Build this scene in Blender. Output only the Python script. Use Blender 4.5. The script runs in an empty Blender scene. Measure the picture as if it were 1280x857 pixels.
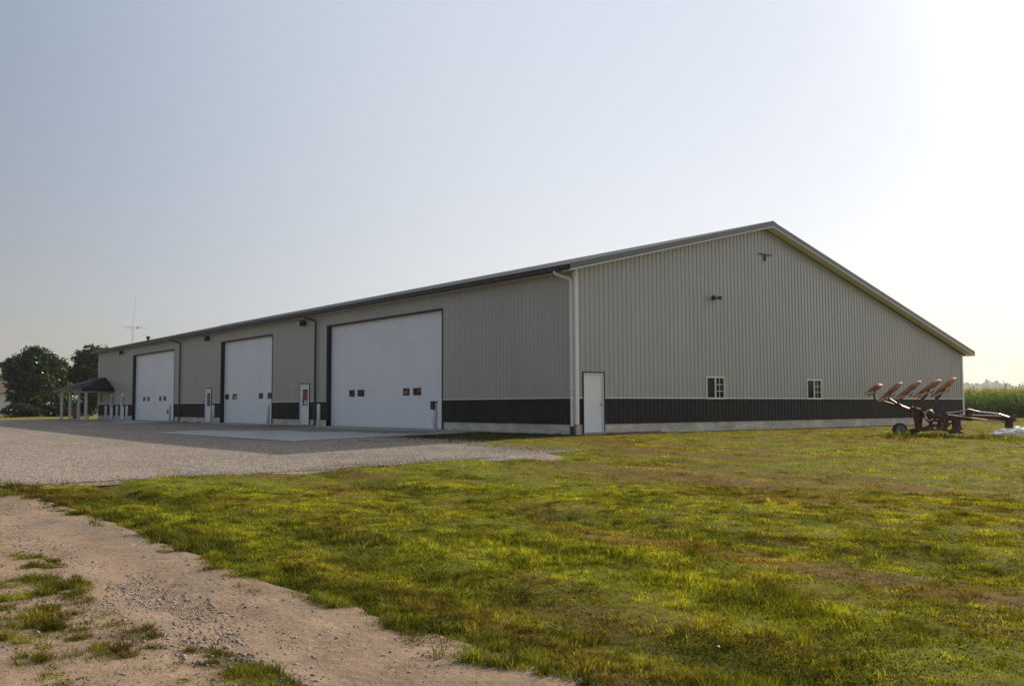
import bpy, bmesh, math, random
import numpy as np
from mathutils import Vector, Matrix
random.seed(7); RNG = np.random.default_rng(11)
R = math.radians
scene = bpy.context.scene
COL = scene.collection

# ------------------------------------------------------------------ materials
def mat(name, color=(.5, .5, .5), rough=.6, metal=0., spec=.5, vary=0., vscale=3., bump=0., bscale=40., stretch=(1, 1, 1), color2=None):
    m = bpy.data.materials.new(name); m.use_nodes = True
    nt = m.node_tree; N = nt.nodes; Lk = nt.links
    b = N['Principled BSDF']
    b.inputs['Base Color'].default_value = (*color, 1)
    b.inputs['Roughness'].default_value = rough
    b.inputs['Metallic'].default_value = metal
    b.inputs['Specular IOR Level'].default_value = spec
    if vary or bump:
        tc = N.new('ShaderNodeTexCoord'); mp = N.new('ShaderNodeMapping'); mp.inputs['Scale'].default_value = stretch
        Lk.new(tc.outputs['Object'], mp.inputs['Vector'])
    if vary:
        n = N.new('ShaderNodeTexNoise'); n.inputs['Scale'].default_value = vscale; n.inputs['Detail'].default_value = 6; n.inputs['Roughness'].default_value = .65
        Lk.new(mp.outputs[0], n.inputs['Vector'])
        r = N.new('ShaderNodeValToRGB')
        c2 = color2 or tuple(c * (1 - vary) for c in color)
        c1 = color if color2 else tuple(min(1, c * (1 + vary * .5)) for c in color)
        r.color_ramp.elements[0].position = .32; r.color_ramp.elements[0].color = (*c2, 1)
        r.color_ramp.elements[1].position = .68; r.color_ramp.elements[1].color = (*c1, 1)
        Lk.new(n.outputs['Fac'], r.inputs['Fac']); Lk.new(r.outputs['Color'], b.inputs['Base Color'])
    if bump:
        n2 = N.new('ShaderNodeTexNoise'); n2.inputs['Scale'].default_value = bscale; n2.inputs['Detail'].default_value = 4
        Lk.new(mp.outputs[0], n2.inputs['Vector'])
        bp = N.new('ShaderNodeBump'); bp.inputs['Strength'].default_value = bump; bp.inputs['Distance'].default_value = .02
        Lk.new(n2.outputs['Fac'], bp.inputs['Height']); Lk.new(bp.outputs[0], b.inputs['Normal'])
    return m

M = {}
M['siding'] = mat('grey_siding', (.365, .355, .33), .36, spec=.9, bump=.05, bscale=1.6, vary=.08, vscale=.6, stretch=(1, 1, .25))
M['black_siding'] = mat('black_siding', (.014, .0135, .0135), .5, spec=.22, vary=.25, vscale=1.2, stretch=(1, 1, .4))
M['concrete_wall'] = mat('foundation_concrete', (.64, .59, .49), .9, vary=.35, vscale=1.3, bump=.3, bscale=30, stretch=(1, 1, 2))
M['slab'] = mat('slab_concrete', (.37, .36, .34), .88, vary=.22, vscale=.8, bump=.15, bscale=60)
M['roof'] = mat('charcoal_roof', (.075, .075, .078), .42, metal=0., vary=.15, vscale=.5)
M['fascia'] = mat('charcoal_trim', (.016, .016, .017), .4, spec=.3)
M['rake'] = mat('grey_rake_trim', (.085, .085, .088), .35, spec=.6)
M['trim'] = mat('white_trim', (.80, .79, .76), .45, vary=.06, vscale=2)
M['soffit'] = mat('white_soffit', (.74, .73, .70), .5)
M['door'] = mat('white_door_steel', (.80, .82, .85), .38, vary=.05, vscale=.9, stretch=(1, 1, .4))
M['glass'] = mat('dark_glass', (.008, .009, .011), .06, spec=.10)
M['seal'] = mat('black_rubber', (.018, .018, .02), .6)
M['bronze'] = mat('bronze_downspout', (.05, .042, .036), .45)
M['bollard'] = mat('white_bollard_paint', (.74, .74, .72), .45, vary=.12, vscale=5)
M['blackbox'] = mat('black_box', (.02, .02, .02), .5)
M['metal'] = mat('galvanised', (.45, .45, .44), .4, metal=.7)
M['redpaint'] = mat('faded_red_paint', (.17, .026, .016), .5, vary=.6, vscale=9, color2=(.06, .03, .02), spec=.35)
M['rust'] = mat('rusty_steel', (.56, .215, .06), .6, vary=.5, vscale=6, color2=(.13, .055, .03), bump=.4, bscale=30, spec=.35)
M['steel'] = mat('worn_steel', (.55, .47, .38), .35, metal=.6, vary=.3, vscale=10)
M['rubber'] = mat('tyre_rubber', (.02, .02, .021), .75, bump=.3, bscale=30)
M['rim'] = mat('grey_rim', (.17, .19, .20), .5, vary=.3, vscale=8)
M['plastic'] = mat('white_plastic_sheet', (.80, .76, .72), .5, vary=.25, vscale=6, bump=.6, bscale=14)
M['shingle'] = mat('dark_shingle', (.030, .028, .030), .9, spec=.15, vary=.3, vscale=20, bump=.4, bscale=80)
M['noticered'] = mat('red_notice', (.28, .05, .04), .6)
M['noticeyel'] = mat('cream_notice', (.55, .52, .34), .6)
M['mulch'] = mat('reddish_mulch', (.20, .09, .05), .95, vary=.5, vscale=25, bump=.8, bscale=50)
M['lens'] = mat('lamp_lens', (.55, .54, .50), .25)
M['brownroof'] = mat('brown_roof', (.12, .075, .06), .85, vary=.3, vscale=10)
M['paleside'] = mat('pale_house_siding', (.55, .58, .60), .6, vary=.08)
M['wood'] = mat('brown_wood', (.13, .07, .04), .7, vary=.4, vscale=8)
M['redflower'] = mat('red_flowers', (.35, .05, .03), .7)
M['bark'] = mat('bark', (.085, .065, .05), .9, vary=.4, vscale=8, bump=.6, bscale=25)

# ------------------------------------------------------------------ mesh helpers
class MB:
    def __init__(s): s.v = []; s.f = []
    def add(s, vs, fs):
        o = len(s.v); s.v += [tuple(p) for p in vs]; s.f += [tuple(i + o for i in f) for f in fs]; return s
    def quad(s, a, b, c, d): return s.add([a, b, c, d], [(0, 1, 2, 3)])
    def box(s, x0, x1, y0, y1, z0, z1, mtx=None, bev=0.):
        if bev:
            bm = bmesh.new(); bmesh.ops.create_cube(bm, size=1)
            bmesh.ops.scale(bm, vec=(x1 - x0, y1 - y0, z1 - z0), verts=bm.verts)
            bmesh.ops.bevel(bm, geom=bm.edges[:], offset=bev, segments=2, affect='EDGES')
            bmesh.ops.translate(bm, vec=((x0 + x1) / 2, (y0 + y1) / 2, (z0 + z1) / 2), verts=bm.verts)
            bm.verts.index_update()
            vs = [v.co.copy() for v in bm.verts]; fs = [[v.index for v in f.verts] for f in bm.faces]; bm.free()
        else:
            vs = [Vector(p) for p in ((x0, y0, z0), (x1, y0, z0), (x1, y1, z0), (x0, y1, z0), (x0, y0, z1), (x1, y0, z1), (x1, y1, z1), (x0, y1, z1))]
            fs = [(3, 2, 1, 0), (4, 5, 6, 7), (0, 1, 5, 4), (1, 2, 6, 5), (2, 3, 7, 6), (3, 0, 4, 7)]
        if mtx is not None: vs = [mtx @ v for v in vs]
        return s.add(vs, fs)
    def tube(s, pts, rad, n=8, cap=True):
        pts = [Vector(p) for p in pts]
        rads = rad if hasattr(rad, '__len__') else [rad] * len(pts)
        o = len(s.v); up = None
        for i, p in enumerate(pts):
            t = (pts[min(i + 1, len(pts) - 1)] - pts[max(i - 1, 0)]).normalized()
            if up is None: up = Vector((0, 0, 1)) if abs(t.z) < .9 else Vector((1, 0, 0))
            a = t.cross(up).normalized(); b = a.cross(t).normalized(); up = b
            for k in range(n):
                w = 2 * math.pi * (k + .5) / n
                s.v.append(tuple(p + (a * math.cos(w) + b * math.sin(w)) * rads[i]))
        for i in range(len(pts) - 1):
            for k in range(n):
                k2 = (k + 1) % n
                s.f.append((o + i * n + k, o + i * n + k2, o + (i + 1) * n + k2, o + (i + 1) * n + k))
        if cap:
            s.f.append(tuple(o + k for k in range(n))[::-1]); e = o + (len(pts) - 1) * n
            s.f.append(tuple(e + k for k in range(n)))
        return s
    def bar(s, p, q, w, h):
        return s.tube([p, q], [math.hypot(w, h) / 2 * 1.0] * 2, n=4)
    def lathe(s, prof, mtx=None, n=20):
        o = len(s.v); m = mtx or Matrix()
        for (r, z) in prof:
            for k in range(n):
                w = 2 * math.pi * k / n; s.v.append(tuple(m @ Vector((r * math.cos(w), r * math.sin(w), z))))
        for i in range(len(prof) - 1):
            for k in range(n):
                k2 = (k + 1) % n; s.f.append((o + i * n + k, o + i * n + k2, o + (i + 1) * n + k2, o + (i + 1) * n + k))
        s.f.append(tuple(o + k for k in range(n))[::-1]); e = o + (len(prof) - 1) * n; s.f.append(tuple(e + k for k in range(n)))
        return s
    def build(s, name, m, parent=None, smooth=False):
        me = bpy.data.meshes.new(name); me.from_pydata(s.v, [], s.f); me.update()
        bm = bmesh.new(); bm.from_mesh(me); bmesh.ops.recalc_face_normals(bm, faces=bm.faces); bm.to_mesh(me); bm.free()
        if smooth: me.shade_smooth()
        o = bpy.data.objects.new(name, me); COL.objects.link(o)
        if m: me.materials.append(m)
        if parent: o.parent = parent
        return o

def tag(o, label=None, cat=None, group=None, kind=None):
    if label: o['label'] = label
    if cat: o['category'] = cat
    if group: o['group'] = group
    if kind: o['kind'] = kind
    return o
def thing(name, label, cat, loc=(0, 0, 0), rz=0, group=None):
    o = bpy.data.objects.new(name, None); COL.objects.link(o); o.location = loc; o.rotation_euler = (0, 0, rz)
    o.empty_display_size = .3
    return tag(o, label, cat, group)
def np_mesh(name, verts, faces_flat, nper, m, parent=None, col=None):
    """verts (n,3); faces_flat list of arrays with uniform sizes given as [(array(k,n))...]"""
    me = bpy.data.meshes.new(name)
    nv = len(verts); me.vertices.add(nv); me.vertices.foreach_set('co', np.ascontiguousarray(verts, dtype=np.float32).ravel())
    loops = np.concatenate([f.ravel() for f in faces_flat]).astype(np.int32)
    tot = np.concatenate([np.full(len(f), f.shape[1], np.int32) for f in faces_flat])
    st = np.concatenate([[0], np.cumsum(tot)[:-1]]).astype(np.int32)
    me.loops.add(len(loops)); me.loops.foreach_set('vertex_index', loops)
    me.polygons.add(len(tot)); me.polygons.foreach_set('loop_start', st); me.polygons.foreach_set('loop_total', tot)
    me.update(calc_edges=True)
    if col is not None:
        a = me.color_attributes.new('Col', 'FLOAT_COLOR', 'POINT')
        a.data.foreach_set('color', np.concatenate([col, np.ones((nv, 1))], 1).astype(np.float32).ravel())
    me.materials.append(m)
    o = bpy.data.objects.new(name, me); COL.objects.link(o)
    if parent: o.parent = parent
    return o

# ------------------------------------------------------------------ numpy noise
def _h(ix, iy, s):
    n = (ix.astype(np.int64) * 374761393 + iy.astype(np.int64) * 668265263 + s * 974711) & 0x7fffffff
    n = ((n ^ (n >> 13)) * 1274126177) & 0x7fffffff
    return ((n ^ (n >> 16)) & 0xffff) / 65535.
def vnoise(x, y, s=0):
    x = np.asarray(x, float); y = np.asarray(y, float)
    ix = np.floor(x); iy = np.floor(y); fx = x - ix; fy = y - iy
    fx = fx * fx * (3 - 2 * fx); fy = fy * fy * (3 - 2 * fy)
    a = _h(ix, iy, s); b = _h(ix + 1, iy, s); c = _h(ix, iy + 1, s); d = _h(ix + 1, iy + 1, s)
    return (a * (1 - fx) + b * fx) * (1 - fy) + (c * (1 - fx) + d * fx) * fy
def fbm(x, y, s=0, o=4):
    t = 0; a = .5; w = 0
    for k in range(o):
        t = t + a * vnoise(np.asarray(x) * 2 ** k + 13.7 * k, np.asarray(y) * 2 ** k + 7.3 * k, s + k); w += a; a *= .55
    return t / w
def sstep(a, b, x):
    t = np.clip((x - a) / (b - a), 0, 1); return t * t * (3 - 2 * t)

# ------------------------------------------------------------------ terrain
CAMX, CAMY, CAMZ = -21.5947, -23.8688, .9454
L, W, RX = 61.29, 27.43, 10.77
def terr(X, Y):
    X = np.asarray(X, float); Y = np.asarray(Y, float)
    t = sstep(0, 14, -X); w = np.clip(1 - (Y - 10) / 60, .3, 1)
    yy = np.clip(-Y, 0, 30)
    return -.05 - .3 * t * w - yy * (.026 * (1 - t) + .0135 * t)
def lane_edge(Y): return np.interp(Y, [-40, -20.3, -18.8, -16.8, -10, -6.2, -4], [-17.95, -18.0, -18.1, -18.32, -18.36, -18.62, -18.9]) + .12 * (fbm(np.asarray(Y) * .9, 0 * np.asarray(Y) + 3.3, 5) - .5) + .08 * (vnoise(np.asarray(Y) * 4, 0 * np.asarray(Y), 9) - .5)
_gx = [-80, -30, -18.3, -17, -14.9, -13.4, -11, -8.5, -6.6, -6.0]
_gy = [-3, -3.3, -4.1, -5.0, -4.4, -5.3, -4.1, -4.7, -6.2, -5.6]
def yard_front(X): return np.interp(X, _gx, _gy)
def yard_right(Y): return np.interp(Y, [-7, -5.6, -3.7, 0, 4.9, 5.0, 80], [-7, -6.0, -6.1, -5.4, -5.3, 0, 0])
def in_lane(X, Y):
    return (X < lane_edge(Y)) & (X > -24.3)
def yard_depth(X, Y):
    """>0 inside the gravel yard (rough distance to its border)"""
    return np.minimum(Y - yard_front(X), yard_right(Y) - X)
def strip_grass(X, Y):
    """grass growing along the lane's centre"""
    v = 1.2 - ((X + 19.93 + .1 * np.sin(Y * .8)) / .42) ** 2 * 1.0
    n = fbm(X * .9 + 3, Y * .55 + 11, 21)
    A = 1.45 - ((X + 20.1) / .55) ** 2 - ((Y + 14.6) / 1.7) ** 2
    B = 1.45 - ((X + 19.98) / .36) ** 2 - ((Y + 17.5) / 1.3) ** 2
    C = 1.45 - ((X + 19.74) / .40) ** 2 - ((Y + 18.9) / 1.1) ** 2
    D = 1.0 - ((X + 20.1) / .4) ** 2 - ((Y + 23) / 2.5) ** 2
    return np.maximum.reduce([A, B, C, D]) + (n - .5) * 1.0 + (fbm(X * 4, Y * 3, 23) - .5) * .7 + .28
def grass_amt(X, Y):
    e = lane_edge(Y) - X
    g = sstep(.10, -.14, e + .2 * (fbm(X * 1.1, Y * .9, 31) - .5) + .65 * (fbm(X * 4, Y * 4, 33) - .5))
    g = np.where(X < -24.3, 1., g)
    g = np.maximum(g, np.where((e > 0) & (X > -24.3), sstep(.05, .32, strip_grass(X, Y)), 0))
    yd = yard_depth(X, Y)
    gy = sstep(1.0, -.5, yd + 5.5 * (fbm(X * .45, Y * .6, 41) - .5) + .8 * (fbm(X * 3, Y * 3, 43) - .5))
    gy = np.maximum(gy, .8 * sstep(3.4, .4, yd) * sstep(.56, .66, fbm(X * .6, Y * 1.3, 47)))
    g = g * np.where(Y > -9, gy, 1)
    g = np.where((X > -.02) & (X < W + .05) & (Y > -.02) & (Y < L), 0, g)
    g = np.where((X > -8.6) & (X < 0) & (Y > 5), 0, g)
    # worn earth along the gable foot
    g = g * np.where((X > -1) & (X < W) & (Y > -1.2) & (Y < 0), .25 + .75 * sstep(-.15, -1., Y), 1)
    bare = fbm(X * .5 + 40, Y * .25, 51)
    g = g * np.where(bare < .3, .55, 1)
    return g

def axis(a0, a1, step, far, ratio=1.35):
    c = list(np.arange(a0, a1 + 1e-6, step)); s = step
    lo = [a0]; hi = [c[-1]]
    while lo[-1] > -far: s *= ratio; lo.append(lo[-1] - s)
    s = step
    while hi[-1] < far: s *= ratio; hi.append(hi[-1] + s)
    return np.array(lo[:0:-1] + c + hi[1:])

def plow_front(X, Y):      # unmown grass in front of the parked plough
    dx, dy = X - 10.48, Y + 5.9; al = dx * .751 - dy * .66; ac = -(dx * .66 + dy * .751)
    return sstep(-1.2, -.3, al) * sstep(5.2, 4., al) * np.exp(-((ac - .55) / .6) ** 2)
# ground sheet colours follow the same patches as the blades on it
def patch(X, Y):
    a = fbm(X * .95, Y * .16, 61, 4)            # dry <-> green, drawn out along the lane
    b = fbm(X * 1.9, Y * 1.1, 71, 4)
    rut = np.exp(-((X + 16.8 + .25 * np.sin(Y * .6)) / .42) ** 2) + .9 * np.exp(-((X + 12.9 + .4 * np.sin(Y * .45 + 1)) / .5) ** 2) + .5 * np.exp(-((X + 18.05) / .25) ** 2)
    rut = rut + .45 * np.exp(-((X + 10.9 + .3 * np.sin(Y * .35)) / .3) ** 2) + .35 * np.exp(-((X + 14.9 + .2 * np.sin(Y * .7)) / .2) ** 2) + .4 * np.exp(-((X + 8.2 + .3 * np.sin(Y * .3)) / .3) ** 2) + .35 * np.exp(-((X + 5.1 + .3 * np.sin(Y * .4)) / .35) ** 2)
    rut = rut * np.clip(.25 + 1.5 * (fbm(X * .8, Y * .5, 91) - .25), 0, 1)
    lush = np.exp(-((X + 15.3) / 1.2) ** 2) + .8 * np.exp(-((X + 10.5) / 1.5) ** 2) + .6 * np.exp(-((X - 4) / 4) ** 2)
    dry = np.exp(-((X + 14.2) / .8) ** 2) * .8
    g = (a - .5) * 2.3 + (b - .5) * 1.15 + .65 * lush - .75 * dry + .16
    g = g + .5 * plow_front(X, Y) + .45 * np.sin(X * 5.2 + .8 * np.sin(Y * .23)) * vnoise(X * .3, Y * .1, 95)     # faint mowing passes
    return g, rut
C_GREEN = np.array([.205, .205, .014]); C_DEEP = np.array([.050, .058, .008]); C_DRY = np.array([.20, .118, .034]); C_STRAW = np.array([.27, .20, .06])
def lerp(a, b, t): return a + (b - a) * t[..., None]
def grass_colour(X, Y):
    g, rut = patch(X, Y)
    c = lerp(C_DRY, C_GREEN, sstep(-.45, .55, g))
    c = lerp(c, C_DEEP[None, :] * np.ones_like(c), np.clip(rut, 0, 1) * .8)
    c = lerp(c, np.array([.030, .032, .010])[None, :] * np.ones_like(c), .85 * sstep(-6.5, -5, X) * sstep(.6, -.2, X) * sstep(-1.2, -.2, Y) * sstep(6, 5, Y))   # dark weeds and soil by the corner, with the shed's shade painted in
    return c

def relief(X, Y, rut):
    return .08 * (fbm(X * .5, Y * .5, 15) - .5) - .12 * rut + .05 * (fbm(X * 1.6, Y * 1.2, 17, 3) - .5)
xs = axis(-26, 34, .25, 4000); ys = axis(-27, 12, .25, 4000)
GX, GY = np.meshgrid(xs, ys, indexing='ij')
GZ = terr(GX, GY)
g_, rut_ = patch(GX, GY)
ga = grass_amt(GX, GY)
near = (GX > -30) & (GX < 60) & (GY < 30)
GZ = GZ + np.where(near, relief(GX, GY, np.clip(rut_, 0, 1)) * ga, 0)
lane_m = sstep(.15, .55, lane_edge(GY) - GX) * sstep(-24.4, -24., GX); yard_m = sstep(.5, 1.3, yard_depth(GX, GY)) * (GY > -9)
GZ = GZ - .05 * np.clip(lane_m + yard_m, 0, 1) - .05 * ((GX > 0) & (GX < W) & (GY > 0) & (GY < L))
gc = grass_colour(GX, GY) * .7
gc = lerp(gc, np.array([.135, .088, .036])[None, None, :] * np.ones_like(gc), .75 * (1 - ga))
lawn = sstep(58, 63, GY)[..., None]
gc = gc * (1 - lawn) + lawn * np.array([.19, .155, .03])
nx, ny = GX.shape
idx = np.arange(nx * ny).reshape(nx, ny)
F4 = np.stack([idx[:-1, :-1], idx[1:, :-1], idx[1:, 1:], idx[:-1, 1:]], -1).reshape(-1, 4)
def ground_mat():
    m = bpy.data.materials.new('grassy_soil'); m.use_nodes = True; nt = m.node_tree; N = nt.nodes; Lk = nt.links; b = N['Principled BSDF']
    at = N.new('ShaderNodeAttribute'); at.attribute_name = 'Col'
    geo = N.new('ShaderNodeNewGeometry')
    n1 = N.new('ShaderNodeTexNoise'); n1.inputs['Scale'].default_value = 9; n1.inputs['Detail'].default_value = 8; n1.inputs['Roughness'].default_value = .75
    Lk.new(geo.outputs['Position'], n1.inputs['Vector'])
    r = N.new('ShaderNodeMapRange'); r.inputs['From Min'].default_value = .3; r.inputs['From Max'].default_value = .7; r.inputs['To Min'].default_value = .25; r.inputs['To Max'].default_value = 1.7
    Lk.new(n1.outputs['Fac'], r.inputs['Value'])
    mx = N.new('ShaderNodeMix'); mx.data_type = 'RGBA'; mx.blend_type = 'MULTIPLY'; mx.inputs['Factor'].default_value = 1
    Lk.new(at.outputs['Color'], mx.inputs['A']); Lk.new(r.outputs[0], mx.inputs['B']); Lk.new(mx.outputs['Result'], b.inputs['Base Color'])
    b.inputs['Roughness'].default_value = .95; b.inputs['Specular IOR Level'].default_value = .1
    bp = N.new('ShaderNodeBump'); bp.inputs['Strength'].default_value = .8; bp.inputs['Distance'].default_value = .05
    Lk.new(n1.outputs['Fac'], bp.inputs['Height']); Lk.new(bp.outputs[0], b.inputs['Normal'])
    return m
ground = np_mesh('ground', np.stack([GX, GY, GZ], -1).reshape(-1, 3), [F4], 4, ground_mat(), col=gc.reshape(-1, 3))
ground.data.shade_smooth()
tag(ground, 'mown grassy ground sloping gently down from the metal shed', 'ground', kind='structure')

def gravel_mat(name, base, light, dark, dirt, dirt_scale, stone_scale, dirt_amt, bdist, bstr, bstr2):
    m = bpy.data.materials.new(name); m.use_nodes = True; nt = m.node_tree; N = nt.nodes; Lk = nt.links; b = N['Principled BSDF']
    geo = N.new('ShaderNodeNewGeometry')
    vo = N.new('ShaderNodeTexVoronoi'); vo.inputs['Scale'].default_value = stone_scale; Lk.new(geo.outputs['Position'], vo.inputs['Vector'])
    sep = N.new('ShaderNodeSeparateColor'); Lk.new(vo.outputs['Color'], sep.inputs[0])
    cr = N.new('ShaderNodeValToRGB'); e = cr.color_ramp.elements
    e[0].position = 0; e[0].color = (*dark, 1); e[1].position = 1; e[1].color = (*light, 1)
    x = cr.color_ramp.elements.new(.5); x.color = (*base, 1)
    Lk.new(sep.outputs[0], cr.inputs['Fac'])
    mp = N.new('ShaderNodeMapping'); mp.inputs['Scale'].default_value = (1, .22, 1); Lk.new(geo.outputs['Position'], mp.inputs['Vector'])
    n1 = N.new('ShaderNodeTexNoise'); n1.inputs['Scale'].default_value = dirt_scale; n1.inputs['Detail'].default_value = 7; n1.inputs['Roughness'].default_value = .65
    Lk.new(mp.outputs[0], n1.inputs['Vector'])
    mr = N.new('ShaderNodeMapRange'); mr.inputs['From Min'].default_value = .5 - dirt_amt * .3; mr.inputs['From Max'].default_value = .75 - dirt_amt * .3
    mr.inputs['To Min'].default_value = .1; mr.inputs['To Max'].default_value = .95
    Lk.new(n1.outputs['Fac'], mr.inputs['Value'])
    mx = N.new('ShaderNodeMix'); mx.data_type = 'RGBA'; mx.inputs['B'].default_value = (*dirt, 1)
    Lk.new(mr.outputs[0], mx.inputs['Factor']); Lk.new(cr.outputs['Color'], mx.inputs['A'])
    n2 = N.new('ShaderNodeTexNoise'); n2.inputs['Scale'].default_value = 1.8; n2.inputs['Detail'].default_value = 11; n2.inputs['Roughness'].default_value = .8
    Lk.new(geo.outputs['Position'], n2.inputs['Vector'])
    r2 = N.new('ShaderNodeMapRange'); r2.inputs['From Min'].default_value = .3; r2.inputs['From Max'].default_value = .7; r2.inputs['To Min'].default_value = .58; r2.inputs['To Max'].default_value = 1.36
    Lk.new(n2.outputs['Fac'], r2.inputs['Value'])
    mm = N.new('ShaderNodeMix'); mm.data_type = 'RGBA'; mm.blend_type = 'MULTIPLY'; mm.inputs['Factor'].default_value = 1
    Lk.new(mx.outputs['Result'], mm.inputs['A']); Lk.new(r2.outputs[0], mm.inputs['B'])
    Lk.new(mm.outputs['Result'], b.inputs['Base Color'])
    b.inputs['Roughness'].default_value = .92; b.inputs['Specular IOR Level'].default_value = .2
    bp = N.new('ShaderNodeBump'); bp.inputs['Strength'].default_value = bstr; bp.inputs['Distance'].default_value = bdist
    Lk.new(vo.outputs['Distance'], bp.inputs['Height'])
    n3 = N.new('ShaderNodeTexNoise'); n3.inputs['Scale'].default_value = 14; n3.inputs['Detail'].default_value = 6; Lk.new(geo.outputs['Position'], n3.inputs['Vector'])
    bp2 = N.new('ShaderNodeBump'); bp2.inputs['Strength'].default_value = bstr2; bp2.inputs['Distance'].default_value = .03
    Lk.new(n3.outputs['Fac'], bp2.inputs['Height']); Lk.new(bp.outputs[0], bp2.inputs['Normal']); Lk.new(bp2.outputs[0], b.inputs['Normal'])
    return m
M['lane'] = gravel_mat('dirt_lane', (.21, .165, .125), (.32, .275, .23), (.09, .07, .055), (.275, .190, .122), 1.1, 85, 1.0, .006, .4, .6)
M['yard'] = gravel_mat('yard_gravel', (.215, .178, .146), (.44, .38, .32), (.07, .058, .048), (.225, .175, .132), .7, 20, .25, .010, .7, .15)

# lane strip
ly = np.concatenate([np.arange(-60, -27, 1.5), np.arange(-27, 12, .12), np.arange(12, 140, 2.)])
fr = np.linspace(0, 1, 90) ** .8
le = lane_edge(ly) + .25
LX = -24.3 + (le[:, None] + 24.3) * fr[None, :]; LY = ly[:, None] + 0 * LX
tracks = np.exp(-((LX + 19.0) / .35) ** 2) + np.exp(-((LX + 21.1) / .4) ** 2)
LZ = terr(LX, LY) + .01 - .035 * tracks + .03 * (fbm(LX * 1.8, LY * .7, 81) - .5) + .012 * (fbm(LX * 7, LY * 5, 83) - .5)
LZ = np.maximum(LZ, terr(LX, LY) - .035) - .07 * sstep(.15, -.0, le[:, None] - LX)
li = np.arange(LX.size).reshape(LX.shape)
LF = np.stack([li[:-1, :-1], li[:-1, 1:], li[1:, 1:], li[1:, :-1]], -1).reshape(-1, 4)
lane = np_mesh('road', np.stack([LX, LY, LZ], -1).reshape(-1, 3), [LF], 4, M['lane']); lane.data.shade_smooth()
tag(lane, 'tan dirt and gravel farm lane in the left foreground', 'road', kind='structure')
# gravel yard
gxs = np.concatenate([np.arange(-90, -24.3, 2.), np.arange(-24.3, 0.01, .2)])
vv = np.concatenate([np.linspace(0, .3, 70), np.linspace(.31, 1, 60)])
yf = yard_front(gxs) - .95 + .5 * (fbm(gxs * 1.3, gxs * 0, 87) - .5)
def yard_start(x, y0):   # right of the pointed tip the yard starts only beyond the grass strip by the corner
    return y0 if x < -6.0 else (5.0 if x > -5.3 else np.interp(x, [-6.0, -5.4, -5.3], [-3.9, 0, 5.0]))
y0 = np.array([yard_start(x, y) for x, y in zip(gxs, yf)])
YX = gxs[:, None] + 0 * vv[None, :]; YY = y0[:, None] + (66 - y0[:, None]) * vv[None, :] ** 1.0
_in = sstep(0, 1.0, YY - y0[:, None]) * sstep(0, .5, np.where(YY < 5, yard_right(YY) - YX + .35, 9.))
YZ = terr(YX, YY) - .02 + .042 * _in + .012 * (fbm(YX * .6, YY * .3, 88) - .5) * _in
yi = np.arange(YX.size).reshape(YX.shape)
YF = np.stack([yi[:-1, :-1], yi[1:, :-1], yi[1:, 1:], yi[:-1, 1:]], -1).reshape(-1, 4)
yard = np_mesh('gravel_yard', np.stack([YX, YY, YZ], -1).reshape(-1, 3), [YF], 4, M['yard']); yard.data.shade_smooth()
tag(yard, 'wide pale gravel yard in front of the overhead doors', 'gravel yard', kind='structure')

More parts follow.
